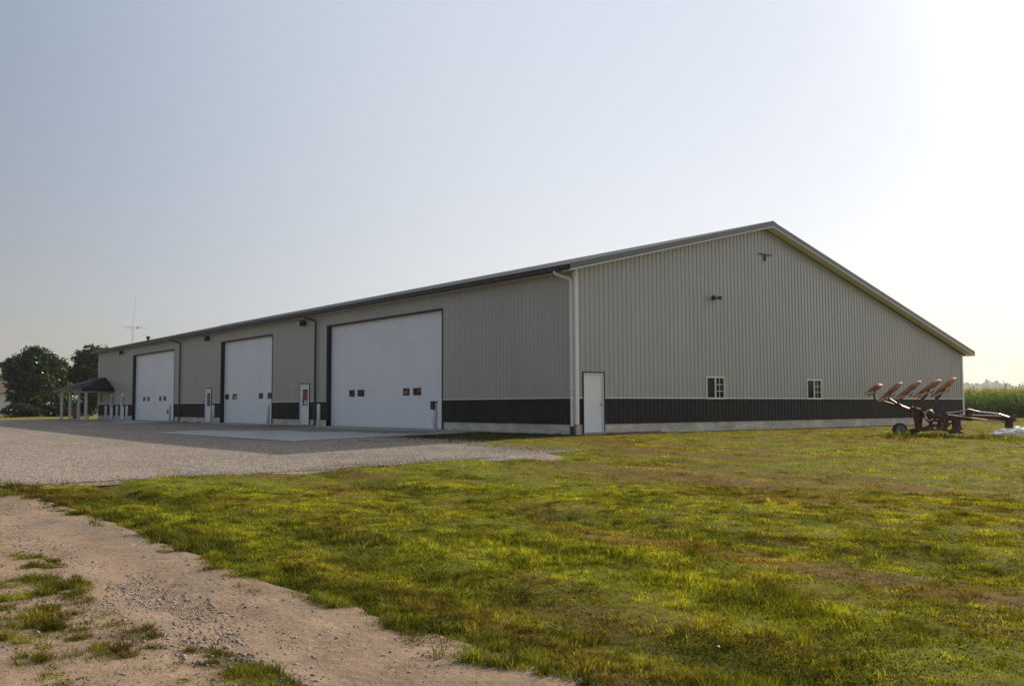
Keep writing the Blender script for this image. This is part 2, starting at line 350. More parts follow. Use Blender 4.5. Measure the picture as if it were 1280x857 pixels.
# ------------------------------------------------------------------ grass
def blades(n, rmin, rmax, p, hscale, wscale, seed, tall=0., quad=True, box=None):
    rng = np.random.default_rng(seed)
    u = rng.random(n); r = (rmin ** (2 - p) + u * (rmax ** (2 - p) - rmin ** (2 - p))) ** (1 / (2 - p))
    th = R(38.2) + (rng.random(n) * 2 - 1) * R(36)
    X = CAMX + r * np.sin(th); Y = CAMY + r * np.cos(th)
    if box: X = box[0] + (box[1] - box[0]) * rng.random(n); Y = box[2] + (box[3] - box[2]) * rng.random(n); r = np.hypot(X - CAMX, Y - CAMY)
    # clumping
    X = X + .05 * rng.standard_normal(n); Y = Y + .05 * rng.standard_normal(n)
    pre = ~((X > 0) & (X < W) & (Y > 0) & (Y < L)) & ~((Y > yard_front(X) + 7) & (X < yard_right(Y) - 7)) & ~((Y > 14) & (X < 30)) & ~((X < -22.5) & (Y > -12))
    X, Y, r = X[pre], Y[pre], r[pre]; n = len(X); gam = grass_amt(X, Y)
    keep = rng.random(n) < gam
    X, Y, r, gam = X[keep], Y[keep], r[keep], gam[keep]; n = len(X)
    cl = fbm(X * 2.2, Y * 2.2, 101, 3)
    cs = np.clip(.022 * r ** .8, .07, .22); q = np.round(np.log2(cs) * 2) / 2; cs = 2. ** q
    wx = X + .5 * cs * (vnoise(X / cs * .7, Y / cs * .7, 171) - .5); wy = Y + .5 * cs * (vnoise(X / cs * .7 + 9, Y / cs * .7, 173) - .5)
    tu = _h(np.floor(wx / cs), np.floor(wy / cs), 181); tv = _h(np.floor(wx / cs), np.floor(wy / cs), 191)
    keep = rng.random(n) < np.clip(.6 + 2.2 * (cl - .3), .65, 1)
    X, Y, r, cl, tu, tv, gam = X[keep], Y[keep], r[keep], cl[keep], tu[keep], tv[keep], gam[keep]; n = len(X)
    g, rut = patch(X, Y)
    rough = sstep(.55, .8, fbm(X * .45, Y * .3, 111)) + 8. * plow_front(X, Y) + .5 * sstep(.05, .35, rut)
    edge = sstep(1.0, .2, np.abs(X - lane_edge(Y)))
    h = (.017 + .021 * rng.random(n) ** 2 + .04 * sstep(.35, .8, cl) * rng.random(n)) * (.85 + .45 * rough + .55 * edge) * hscale * (.75 + .25 * sstep(-.6, .4, g))
    h = h * np.where(tu > .86, 1.35 + tu * .35, .78 + .4 * tu)
    h = np.where(rng.random(n) < tall, h * (1.25 + .5 * rng.random(n)), h)
    w = (.0018 + .0022 * rng.random(n)) * wscale * np.clip(r / 6.5, 1., 6.)
    az = rng.random(n) * 2 * np.pi; lean = (.15 + .8 * rng.random(n)); la = rng.random(n) * 2 * np.pi
    inl = (X < lane_edge(Y) + .25) & (X > -24.3)
    Z = terr(X, Y) + np.where(inl, -.01, relief(X, Y, np.clip(rut, 0, 1)) * gam) - .014
    dx, dy = np.cos(az) * w, np.sin(az) * w
    lx, ly_ = np.cos(la) * lean * h, np.sin(la) * lean * h
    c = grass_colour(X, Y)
    c = lerp(c, np.broadcast_to(C_DEEP * 1.25, c.shape), .6 * edge * (X > -19.3) + .55 * ((X < -19.1) & (X > -21)))
    v = rng.random(n)
    c = lerp(c, np.broadcast_to(C_STRAW, c.shape), np.where(v < .05, .7, np.where(v < .16, .3, 0.)))
    c = lerp(c, np.broadcast_to(C_GREEN * np.array([.8, 1.15, 1.]), c.shape), np.where(v > .8, .45, 0.))
    c = c * (.42 + 1.2 * rng.random(n))[:, None] * (.62 + .76 * sstep(.25, .75, fbm(X * 3.2, Y * 2.2, 161, 3)))[:, None]
    c = c * (.56 + .9 * tv)[:, None]
    P = lambda a, b, zz: np.stack([a, b, zz], -1)
    base1 = P(X - dx, Y - dy, Z); base2 = P(X + dx, Y + dy, Z)
    tip = P(X + lx, Y + ly_, Z + h)
    if quad:
        m1 = P(X - dx * .8 + lx * .32, Y - dy * .8 + ly_ * .32, Z + h * .6); m2 = P(X + dx * .8 + lx * .32, Y + dy * .8 + ly_ * .32, Z + h * .6)
        V = np.stack([base1, base2, m2, m1, tip], 1); o = np.arange(n)[:, None] * 5
        return V.reshape(-1, 3), [o + np.array([[0, 1, 2, 3]])], [o + np.array([[3, 2, 4]])], np.repeat(c, 5, 0)
    V = np.stack([base1, base2, tip], 1); o = np.arange(n)[:, None] * 3
    return V.reshape(-1, 3), [], [o + np.array([[0, 1, 2]])], np.repeat(c, 3, 0)
def leaf_mat(name, trans=.45, gloss=.04, attr='Col', rough=.45, tmul=(1.25, 1.2, .55)):
    m = bpy.data.materials.new(name); m.use_nodes = True; nt = m.node_tree; N = nt.nodes; Lk = nt.links
    N.remove(N['Principled BSDF']); out = N['Material Output']
    at = N.new('ShaderNodeAttribute'); at.attribute_name = attr
    d = N.new('ShaderNodeBsdfDiffuse'); t = N.new('ShaderNodeBsdfTranslucent'); g = N.new('ShaderNodeBsdfGlossy'); g.inputs['Roughness'].default_value = rough
    mu = N.new('ShaderNodeMix'); mu.data_type = 'RGBA'; mu.blend_type = 'MULTIPLY'; mu.inputs['Factor'].default_value = 1; mu.inputs['B'].default_value = (*tmul, 1)
    Lk.new(at.outputs['Color'], d.inputs['Color']); Lk.new(at.outputs['Color'], mu.inputs['A']); Lk.new(mu.outputs['Result'], t.inputs['Color'])
    m1 = N.new('ShaderNodeMixShader'); m1.inputs[0].default_value = trans; Lk.new(d.outputs[0], m1.inputs[1]); Lk.new(t.outputs[0], m1.inputs[2])
    fr = N.new('ShaderNodeFresnel'); fr.inputs['IOR'].default_value = 1.35
    mf = N.new('ShaderNodeMath'); mf.operation = 'MULTIPLY'; mf.inputs[1].default_value = gloss * 3; Lk.new(fr.outputs[0], mf.inputs[0])
    m2 = N.new('ShaderNodeMixShader'); Lk.new(mf.outputs[0], m2.inputs[0]); Lk.new(m1.outputs[0], m2.inputs[1]); Lk.new(g.outputs[0], m2.inputs[2])
    Lk.new(m2.outputs[0], out.inputs['Surface']); return m
M['grass'] = leaf_mat('grass_blades', .5, .012, rough=.6); M['weed'] = leaf_mat('weed_leaves', .4, .0, rough=.6)
parts = [blades(950000, 2.6, 17, .9, 1.0, 1.0, 1, .03), blades(1300000, 14, 75, .9, 1.1, 1.0, 2, .02, quad=False), blades(300000, 1, 1.1, .9, 1.15, 1.0, 3, .03, box=(-20.8, -19.2, -21.5, -11)), blades(240000, 1, 1.1, .9, 1.1, 1.0, 4, .03, box=(-18.9, -17.3, -21.5, -3.5))]
V = []; Q = []; T = []; Cc = []; off = 0
for v, q, t, c in parts:
    V.append(v); Cc.append(c); Q += [a + off for a in q]; T += [a + off for a in t]; off += len(v)
gr = np_mesh('grass', np.concatenate(V), Q + T, 0, M['grass'], col=np.concatenate(Cc))
tag(gr, 'short mown grass in green and dry brown patches', 'grass', kind='stuff')

# broad-leaf weeds, clumped along lane edge and ruts
def weeds(n, seed):
    rng = np.random.default_rng(seed)
    r = 3.5 + 20 * rng.random(n) ** 1.3; th = R(38.2) + (rng.random(n) * 2 - 1) * R(34)
    X = CAMX + r * np.sin(th); Y = CAMY + r * np.cos(th)
    g, rut = patch(X, Y)
    e = np.abs(X - lane_edge(Y) - .2)
    pr = grass_amt(X, Y) * np.clip(.22 + .35 * np.clip(rut, 0, 1) + .7 * sstep(.7, .1, e), 0, 1) * sstep(.40, .6, fbm(X * 1.3, Y * 1.3, 121))
    k = rng.random(n) < pr; X, Y = X[k], Y[k]; n = len(X)
    m = 9
    X = np.repeat(X, m) + rng.standard_normal(n * m) * .045; Y = np.repeat(Y, m) + rng.standard_normal(n * m) * .045; n = n * m
    Z = terr(X, Y) - .03 + rng.random(n) * .07
    s = .004 + .008 * rng.random(n); az = rng.random(n) * 6.283; tl = (rng.random(n) - .3) * .9
    ax, ay = np.cos(az), np.sin(az)
    a = np.stack([ax * s, ay * s, tl * s], -1); b = np.stack([-ay * s * .7, ax * s * .7, (rng.random(n) - .5) * s], -1)
    o = np.stack([X, Y, Z], -1); V = np.stack([o - a, o + b, o + a * 1.1, o - b], 1).reshape(-1, 3)
    c = np.array([.060, .078, .010]) * (.5 + .9 * rng.random(n))[:, None]
    c = lerp(c, np.broadcast_to(np.array([.16, .17, .03]), c.shape), .8 * (rng.random(n) < .3))
    return V, np.arange(n * 4).reshape(n, 4), np.repeat(c, 4, 0)
wv, wf, wc = weeds(110000, 5)
wd = np_mesh('weeds', wv, [wf], 0, M['weed'], col=wc)
tag(wd, 'low broad leaved weeds along the lane edge and ruts', 'weeds', kind='stuff')

# loose stones on the lane and yard border
def stones(n, seed, smul=1.):
    rng = np.random.default_rng(seed)
    k = rng.random(n)
    X = np.where(k < .5, -19.25 + .24 * rng.standard_normal(n), np.where(k < .8, -19.6 + 1.3 * (rng.random(n) * 2 - 1) * 1.0, -21 + 1.2 * rng.standard_normal(n)))
    Y = -22 + 20 * rng.random(n) ** 1.6
    yk = rng.random(n) < .16
    X = np.where(yk, -18.5 + 12.5 * rng.random(n), X); Y = np.where(yk, yard_front(X) + np.abs(rng.standard_normal(n)) * 1.3, Y)
    ok = (yk | ((X < lane_edge(Y) - .05) & (X > -24))) & (rng.random(n) < np.clip(2.6 * fbm(X * 1.6, Y * .9, 131) - .9, .12 if smul == 1. else .45, 1))
    X, Y = X[ok], Y[ok]; n = len(X)
    s = (.0035 + .011 * rng.random(n) ** 3 + np.where(rng.random(n) < .006, .012, 0)) * smul
    bm = bmesh.new(); bmesh.ops.create_icosphere(bm, subdivisions=1, radius=1); bm.verts.ensure_lookup_table()
    bv = np.array([v.co for v in bm.verts]); bf = np.array([[v.index for v in f.verts] for f in bm.faces]); bm.free()
    jit = 1 + .35 * (rng.random((n, len(bv), 1)) - .5)
    sc = s[:, None, None] * np.stack([1 + .5 * rng.random(n), .8 + .4 * rng.random(n), .5 + .3 * rng.random(n)], -1)[:, None, :]
    V = bv[None] * jit * sc
    az = rng.random(n) * 6.28; ca, sa = np.cos(az)[:, None], np.sin(az)[:, None]
    vx = V[..., 0] * ca - V[..., 1] * sa; vy = V[..., 0] * sa + V[..., 1] * ca
    tracks = np.exp(-((X + 19.0) / .35) ** 2) + np.exp(-((X + 21.1) / .4) ** 2)
    Z = np.where(yard_depth(X, Y) > -.3, terr(X, Y) + .018, np.maximum(terr(X, Y) + .012 - .035 * tracks, terr(X, Y) - .034)) + s * .2
    V = np.stack([vx + X[:, None], vy + Y[:, None], V[..., 2] + Z[:, None]], -1).reshape(-1, 3)
    F = (bf[None] + (np.arange(n) * len(bv))[:, None, None]).reshape(-1, 3)
    tone = .12 + .20 * rng.random(n); c = np.stack([tone * 1.12, tone * .95, tone * .81], -1)
    return V, F, np.repeat(c, len(bv), 0)
def attr_mat(name, rough=.9):
    m = bpy.data.materials.new(name); m.use_nodes = True; N = m.node_tree.nodes
    at = N.new('ShaderNodeAttribute'); at.attribute_name = 'Col'; m.node_tree.links.new(at.outputs['Color'], N['Principled BSDF'].inputs['Base Color'])
    N['Principled BSDF'].inputs['Roughness'].default_value = rough; return m
_a = stones(17000, 8); _b = stones(90000, 18, .5)
def yard_stones(n, seed):
    rng = np.random.default_rng(seed)
    X = -20 + 17 * rng.random(n); Y = -5.5 + 34 * rng.random(n) ** 1.5
    ok = (yard_depth(X, Y) > -.3 - 1.6 * rng.random(n) ** 2) & (X < -4.6) & ((X < -8.4) | (Y < 5)); X, Y = X[ok], Y[ok]; n = len(X)
    bv = np.array([(1, 0, 0), (0, 1, 0), (-1, 0, 0), (0, -1, 0), (0, 0, 1), (0, 0, -1.)]); bf = np.array([(0, 1, 4), (1, 2, 4), (2, 3, 4), (3, 0, 4), (1, 0, 5), (2, 1, 5), (3, 2, 5), (0, 3, 5)])
    sc = ((.006 + .013 * rng.random(n) ** 2)[:, None, None]) * np.stack([.8 + .6 * rng.random(n), .8 + .6 * rng.random(n), .6 + .5 * rng.random(n)], -1)[:, None, :]
    V = bv[None] * (1 + .5 * (rng.random((n, 6, 1)) - .5)) * sc; az = rng.random(n) * 6.28; ca, sa = np.cos(az)[:, None], np.sin(az)[:, None]
    V = np.stack([V[..., 0] * ca - V[..., 1] * sa + X[:, None], V[..., 0] * sa + V[..., 1] * ca + Y[:, None], V[..., 2] + (terr(X, Y) + .022)[:, None]], -1).reshape(-1, 3)
    t = .15 + .33 * rng.random(n); c = np.stack([t * 1.16, t * .97, t * .80], -1)
    return V, (bf[None] + (np.arange(n) * 6)[:, None, None]).reshape(-1, 3), np.repeat(c, 6, 0)
_c = yard_stones(230000, 28)
sv = np.concatenate([_a[0], _b[0], _c[0]]); sf = np.concatenate([_a[1], _b[1] + len(_a[0]), _c[1] + len(_a[0]) + len(_b[0])]); sc_ = np.concatenate([_a[2], _b[2], _c[2]])
st = np_mesh('gravel', sv, [sf], 0, attr_mat('loose_stone'), col=sc_)
tag(st, 'loose grey and tan stones scattered over the lane and gravel yard', 'gravel', kind='stuff')

# ------------------------------------------------------------------ the shed
shed = thing('metal_shed', 'long grey ribbed metal farm shed with black lower band and white overhead doors', 'shed')
DOORS = [(8.27, 18.58), (25.26, 32.90), (41.67, 51.30)]; DH = 4.97
MAN = [(20.57, 21.66), (34.52, 35.58), (53.55, 54.50), (56.67, 57.55)]; MH = 2.13
EAVE, RIDGE, EAVER, BT, BB = 5.70, 8.33, 3.56, 1.217, .304
GD = (.333, 1.291, 2.09)                 # gable walk door
GW = [(6.80, 7.93, 1.19, 2.075), (13.45, 14.57, 1.19, 2.06)]
LWIN = (59.50, 60.62, 1.33, 2.26)
def gable_top(x): return np.interp(x, [0, RX, W], [EAVE, RIDGE, EAVER])
def ribbed(mb, P, s0, s1, zlo, zhi, opens, brk=(), start=0.05):
    """vertical ribbed sheet; P(s, d, z) -> point; opens = (sa, sb, za, zb)"""
    pts = {}
    per = .2286; k = 0
    prof = [(0, 0), (.150, 0), (.170, .02), (.198, .02), (.218, 0)]
    while s0 + start + k * per < s1:
        for a, dd in prof:
            s = s0 + start + k * per + a
            if s0 < s < s1: pts[round(s, 4)] = dd
        k += 1
    ss = sorted(pts); S = np.array(ss); D = np.array([pts[s] for s in ss])
    extra = [s0, s1] + list(brk)
    for o in opens: extra += [o[0], o[1]]
    al = sorted(set([round(e, 4) for e in extra]) | set(ss))
    dv = np.interp(al, S, D)
    for i in range(len(al) - 1):
        a, b = al[i], al[i + 1]; mid = (a + b) / 2
        if b - a < 1e-5: continue
        zr = [(None, None)]
        cuts = sorted([(o[2], o[3]) for o in opens if o[0] < mid < o[1]])
        lo = zlo; segs = []
        for c in cuts:
            if c[1] <= lo: continue
            if c[0] > lo + 1e-4: segs.append((lo, c[0]))
            lo = max(lo, c[1])
        segs.append((lo, None))
        for z0, z1 in segs:
            ta, tb = (zhi(a), zhi(b)) if z1 is None else (z1, z1)
            if z1 is None: ta, tb = max(ta, z0), max(tb, z0)
            else: ta, tb = min(ta, zhi(a)), min(tb, zhi(b))
            if ta - z0 < 1e-4 and tb - z0 < 1e-4: continue
            mb.quad(P(a, dv[i], z0), P(b, dv[i + 1], z0), P(b, dv[i + 1], tb), P(a, dv[i], ta))
PL = lambda s, d, z: (-d, s, z)
PG = lambda s, d, z: (s, -d, z)
PR = lambda s, d, z: (W + d, s, z)
PB = lambda s, d, z: (s, L + d, z)
lop = [(a, b, -1, DH) for a, b in DOORS] + [(a, b, -1, MH) for a, b in MAN] + [(LWIN[0], LWIN[1], LWIN[2], LWIN[3])]
gop = [(GD[0], GD[1], -1, GD[2])] + list(GW)
sd = MB(); wa = MB()
ribbed(sd, PL, 0, L, BT, lambda s: EAVE, lop); ribbed(wa, PL, 0, L, BB, lambda s: BT, lop)
ribbed(sd, PG, 0, W, BT, lambda s: float(gable_top(s)), gop, (RX,)); ribbed(wa, PG, 0, W, BB, lambda s: BT, gop)
ribbed(sd, PR, 0, L, BT, lambda s: EAVER, []); ribbed(wa, PR, 0, L, BB, lambda s: BT, [])
ribbed(sd, PB, 0, W, BT, lambda s: float(gable_top(s)), [], (RX,)); ribbed(wa, PB, 0, W, BB, lambda s: BT, [])
tag(sd.build('wall', M['siding'], shed), 'grey ribbed steel siding')
tag(wa.build('wainscot', M['black_siding'], shed), 'black ribbed steel lower band')
# thin trims between the two sheets
tr = MB()
def spans(lo, hi, cuts):
    out = []; x = lo
    for a, b in sorted(cuts):
        out.append((x, a)); x = b
    out.append((x, hi)); return [(a, b) for a, b in out if b - a > .01]
lc = [(a - .07, b + .07) for a, b in DOORS + MAN]
for a, b in spans(.11, L - .1, lc): tr = MB(); tr.box(-.028, -.002, a, b, BT - .012, BT + .018); tr.build('band_trim', M['trim'], shed)
for a, b in spans(.11, W - .1, [(GD[0] - .06, GD[1] + .06)]): tr = MB(); tr.box(a, b, -.030, -.002, BT - .014, BT + .022); tr.build('band_trim', M['trim'], shed)
fo = MB(); T_ = .25
for a, b in spans(.0, L, DOORS + MAN): fo.box(.025, .025 + T_, a if a > 0 else .025, b, -.7, BB - .004)
for a, b in spans(.0, W, [(GD[0], GD[1])]): fo.box(a if a > 0 else .28, b if b < W else W - .03, .02, .02 + T_, -.7, BB - .004)
fo.box(W - .28, W - .025, .28, L - .03, -.7, BB - .004); fo.box(.3, W - .3, L - .28, L - .03, -.7, BB - .004)
fo.build('foundation', M['concrete_wall'], shed)
fl = MB(); fl.box(.3, W - .3, .3, L - .3, -.25, -.003); fl.build('floor_slab', M['slab'], shed)
# corner trims
ct = MB()
ct.box(-.035, .0, -.0, .105, BB + .0, EAVE); ct.box(-.035, .105, -.035, -.0, BB + .0, EAVE - .01)
ct.build('corner_trim', M['trim'], shed); ct = MB()
ct.box(W - .11, W + .035, -.035, .0, BB, EAVER); ct.box(W, W + .035, 0, .11, BB, EAVER)
ct.build('corner_trim', M['trim'], shed); ct = MB()
ct.box(-.035, 0, L - .11, L + .03, BB, EAVE)
ct.build('corner_trim', M['trim'], shed)
# roof
OY, OXL, OXR = .41, .62, .57
ZL, ZR_, ZT = 5.775, 3.70, 8.575
rf = MB()
def roof_slope(xa, za, xb, zb):
    n = int((L + 2 * OY) / .2286); per = (L + 2 * OY) / n
    nrm = Vector((-(zb - za), 0, xb - xa)).normalized()
    if nrm.z < 0: nrm = -nrm
    for k in range(n):
        y = -OY + k * per
        for (a, da), (b, db) in (((0, 0), (.17, 0)), ((.17, 0), (.185, .019)), ((.185, .019), (.21, .019)), ((.21, .019), (per, 0))):
            pa, pb = Vector((xa, 0, za)), Vector((xb, 0, zb))
            q = [pa + nrm * da, pa + nrm * db, pb + nrm * db, pb + nrm * da]
            yy = [y + a, y + b, y + b, y + a]
            rf.quad(*[(p.x, t, p.z) for p, t in zip(q, yy)])
    th = Vector((0, 0, -.03))
    a, b = Vector((xa, -OY, za)) + th, Vector((xb, -OY, zb)) + th
    rf.quad(a, b, b + Vector((0, L + 2 * OY, 0)), a + Vector((0, L + 2 * OY, 0)))
roof_slope(-OXL, ZL, RX, ZT); roof_slope(W + OXR, ZR_, RX, ZT)
roof = rf.build('roof', M['roof'], shed)
rc = MB()
for s, (xe, ze) in ((-1, (RX - .28, ZT - .28 * (ZT - ZL) / (RX + OXL))), (1, (RX + .28, ZT - .28 * (ZT - ZR_) / (W + OXR - RX)))):
    rc.quad((RX, -OY - .02, ZT + .05), (RX, L + OY, ZT + .05), (xe, L + OY, ze + .03), (xe, -OY - .02, ze + .03))
rc.quad((RX, -OY - .02, ZT + .05), (RX - .28, -OY - .02, ZT - .04), (RX, -OY - .02, ZT - .1), (RX + .28, -OY - .02, ZT - .05))
rc.build('ridge_cap', M['fascia'], roof)
vp = MB(); vp.tube([(2, 54.4, 6.3), (2, 54.4, 6.66)], .10, 10); vp.lathe([(.19, 6.62), (.19, 6.68), (.06, 6.80)], Matrix.Translation((2, 54.4, 0)), 12)
vp.build('vent_pipe', M['fascia'], roof)
# rake boards on both gables: dark face above, pale lip below, soffit behind
so = MB()
for yo, yi_ in ((-OY, 0.), (L + OY, L)):
    sg = -1 if yo < 0 else 1; rk = MB(); lip = MB()
    for xa, za, xb, zb in ((-OXL, ZL, RX, ZT), (W + OXR, ZR_, RX, ZT)):
        A, B = Vector((xa, 0, za)), Vector((xb, 0, zb))
        def sec(mb, u0, u1, y0, y1):
            vs = [(A.x, y0, A.z + u0), (B.x, y0, B.z + u0), (B.x, y0, B.z + u1), (A.x, y0, A.z + u1), (A.x, y1, A.z + u0), (B.x, y1, B.z + u0), (B.x, y1, B.z + u1), (A.x, y1, A.z + u1)]
            mb.add(vs, [(0, 1, 2, 3), (4, 5, 6, 7), (0, 1, 5, 4), (3, 2, 6, 7), (0, 3, 7, 4), (1, 2, 6, 5)])
        sec(rk, -.185, .022, yo + sg * .002, yo + sg * .026)
        sec(lip, -.222, -.188, yo - sg * .0, yo + sg * .032)
        sec(so, -.215, -.20, yo - sg * .004, yi_ - sg * 0.0)
    rk.build('rake_board', M['rake'], roof); lip.build('rake_lip', M['trim'], roof)
# long eave soffits + gutters
so.box(-OXL + .02, -.0, .01, L - .01, EAVE - .005 - .06, EAVE - .05)
so.box(W + .0, W + OXR - .02, .01, L - .01, EAVER - .07, EAVER - .055)
so.build('soffit', M['soffit'], roof)
gu = MB()
for x0, x1, z0, z1 in ((-OXL - .03, -OXL + .09, ZL - .165, ZL - .035), (W + OXR - .09, W + OXR + .03, ZR_ - .165, ZR_ - .035)):
    gu.box(x0, x1, -OY + .03, L + OY - .03, z0, z1, bev=.012)
gu.build('gutter', M['fascia'], roof)
fa = MB(); fa.box(-OXL + .092, -OXL + .11, -OY + .03, L + OY - .03, ZL - .19, ZL - .04); fa.box(W + OXR - .11, W + OXR - .092, -OY + .03, L + OY - .03, ZR_ - .2, ZR_ - .04)
fa.build('fascia', M['fascia'], roof)

# overhead doors
def overhead(y0, y1, wins, tints=()):
    X0 = .20
    d = MB(); n = 8; hh = DH / n
    for k in range(n):
        d.box(X0, X0 + .05, y0 + .012, y1 - .012, k * hh + .0012, (k + 1) * hh - .0012)
    do = d.build('overhead_door', M['door'], shed)
    j = MB()
    j.box(-.03, X0 - .004, y1, y1 + .06, -.02, DH + .065); j.box(-.03, X0 - .004, y0 - .06, y0, -.02, DH + .065)
    j.box(-.03, X0 - .004, y0, y1, DH, DH + .065)
    j.box(X0 - .05, X0 - .006, y0, y0 + .035, 0, DH); j.box(X0 - .05, X0 - .006, y1 - .035, y1, 0, DH)
    j.build('door_jamb', M['seal'], do)
    for w in wins:
        a, b = sorted(w[:2]); z0, z1 = 1.46, 1.725
        f = MB()
        for q in ((a - .03, b + .03, z0 - .03, z0), (a - .03, b + .03, z1, z1 + .03), (a - .03, a, z0, z1), (b, b + .03, z0, z1)):
            f.box(X0 - .012, X0 + .004, q[0], q[1], q[2], q[3])
        fw = f.build('window', M['seal'], do)
        # sub-part level ends here: the pane belongs to the same small window
        p = MB(); p.box(X0 - .006, X0 + .006, a, b, z0, z1)
        p.build('pane', M['glass'], do)
    return do
d1 = overhead(*DOORS[0], [(16.62, 16.14), (15.79, 15.2), (11.63, 11.16), (10.8, 10.22)])
tag(d1, 'widest white overhead door, nearest the corner')
d2 = overhead(*DOORS[1], [(32.65, 32.1), (31.48, 30.85), (27.49, 26.97), (26.25, 25.7)]); tag(d2, 'narrow middle white overhead door')
d3 = overhead(*DOORS[2], [(49.3, 48.75), (48.25, 47.75), (45.5, 45.0), (44.5, 44.0)]); tag(d3, 'white overhead door nearest the porch')
def pane_patch(parent, x, rects):  # flat patches added on panes, standing in for colours showing in the glass
    for (y0, y1, z0, z1, mm) in rects:
        n = MB(); n.box(x - .004, x - .0005, y0, y1, z0, z1); n.build('notice', M[mm], parent)
pane_patch(d1, .194, [(11.22, 11.44, 1.50, 1.69, 'noticered'), (11.44, 11.52, 1.5, 1.62, 'noticeyel'), (10.26, 10.5, 1.56, 1.70, 'noticered')])
pane_patch(d2, .194, [(30.9, 31.2, 1.48, 1.62, 'noticeyel')]); pane_patch(d3, .194, [(44.05, 44.45, 1.5, 1.69, 'noticered')])
# walk doors on the long wall
def walk_door(y0, y1, lab, patched=False):
    f = MB()
    f.box(-.03, .06, y0, y0 + .07, 0, MH); f.box(-.03, .06, y1 - .07, y1, 0, MH); f.box(-.03, .06, y0 + .07, y1 - .07, MH - .07, MH)
    d = MB(); a, b = y0 + .07, y1 - .07; pz0, pz1 = 1.02, 1.86; m = .17
    d.box(.02, .06, a, b, .01, pz0); d.box(.02, .06, a, b, pz1, MH - .07); d.box(.02, .06, a, a + m, pz0, pz1); d.box(.02, .06, b - m, b, pz0, pz1)
    do = d.build('door', M['door'], shed); tag(do, lab)
    f.build('door_frame', M['trim'], do)
    o = MB(); o.box(-.034, -.004, y0 - .05, y0 - .002, -.02, MH + .05); o.box(-.034, -.004, y1 + .002, y1 + .05, -.02, MH + .05); o.box(-.034, -.004, y0 - .002, y1 + .002, MH + .002, MH + .05)
    o.build('door_casing', M['seal'], do)
    p = MB(); p.box(.035, .045, a + m, b - m, pz0, pz1); p.build('pane', M['glass'], do)
    h = MB(); h.tube([(.02, a + .07, .96), (-.05, a + .07, .96), (-.05, a + .19, .96)], .012); h.build('handle', M['metal'], do)
    if patched: pane_patch(do, .033, [(a + m + .03, b - m - .04, 1.36, 1.80, 'noticered'), (a + m + .06, b - m - .16, 1.06, 1.30, 'noticeyel')])
walk_door(*MAN[0], 'white walk door with red and cream notices in its glass', True)
walk_door(*MAN[1], 'white walk door between the middle and far overhead doors')
walk_door(*MAN[2], 'white walk door beside the far overhead door'); walk_door(*MAN[3], 'white walk door nearest the porch')
# gable walk door
gd = MB(); gd.box(GD[0] + .055, GD[1] - .055, .015, .06, .015, GD[2] - .05, bev=.004)
gdo = gd.build('door', M['door'], shed); tag(gdo, 'solid white walk door at the near gable corner')
f = MB(); f.box(GD[0] + .0, GD[0] + .05, -.02, .07, 0, GD[2]); f.box(GD[1] - .05, GD[1], -.02, .07, 0, GD[2]); f.box(GD[0] + .05, GD[1] - .05, -.02, .07, GD[2] - .045, GD[2]); f.build('door_frame', M['trim'], gdo)
f = MB(); f.box(GD[0] - .045, GD[0] - .002, -.032, -.003, .0, GD[2] + .045); f.box(GD[1] + .002, GD[1] + .045, -.032, -.003, .0, GD[2] + .045); f.box(GD[0] - .002, GD[1] + .002, -.032, -.003, GD[2] + .002, GD[2] + .045); f.build('door_casing', M['fascia'], gdo)
h = MB(); h.lathe([(.035, 0), (.035, .012), (.012, .014), (.012, .05), (.03, .055), (.032, .08), (.015, .09)], Matrix.Translation((GD[1] - .12, .015, 1.0)) @ Matrix.Rotation(R(90), 4, 'X'), 14)
h.build('handle', M['metal'], gdo, True)
f = MB(); f.box(GD[0] - .05, GD[1] + .05, -.10, .0, -.25, -.0); f.build('threshold', M['slab'], gdo)
# gable windows
for a, b, z0, z1 in GW:
    f = MB(); t = .055
    f.box(a, a + t, -.04, .05, z0, z1); f.box(b - t, b, -.04, .05, z0, z1); f.box(a + t, b - t, -.04, .05, z1 - t, z1); f.box(a + t, b - t, -.055, .05, z0, z0 + t * 1.1)
    mid = (a + b) / 2; f.box(mid - .03, mid + .03, -.03, .04, z0 + t * 1.1, z1 - t)
    w = f.build('window', M['trim'], shed)
    p = MB(); p.box(a + t, mid - .03, .012, .02, z0 + t, z1 - t); p.box(mid + .03, b - t, .012, .02, z0 + t, z1 - t); p.build('pane', M['glass'], w)
    g = MB(); xa, xb = mid + .03, b - t
    g.box((xa + xb) / 2 - .011, (xa + xb) / 2 + .011, -.002, .01, z0 + t * 1.1, z1 - t)
    for k in (1, 2):
        z = z0 + t + (z1 - z0 - 2 * t) * k / 3
        g.box(xa, (xa + xb) / 2 - .0115, -.002, .01, z - .011, z + .011); g.box((xa + xb) / 2 + .0115, xb, -.002, .01, z - .011, z + .011)
    g.build('glazing_bars', M['trim'], w)
a, b, z0, z1 = LWIN; f = MB(); t = .06
f.box(-.04, .05, a, a + t, z0, z1); f.box(-.04, .05, b - t, b, z0, z1); f.box(-.04, .05, a + t, b - t, z1 - t, z1); f.box(-.06, .05, a + t, b - t, z0, z0 + t)
w = f.build('window', M['trim'], shed); p = MB(); p.box(.01, .02, a + t, b - t, z0 + t, z1 - t); p.build('pane', M['glass'], w)
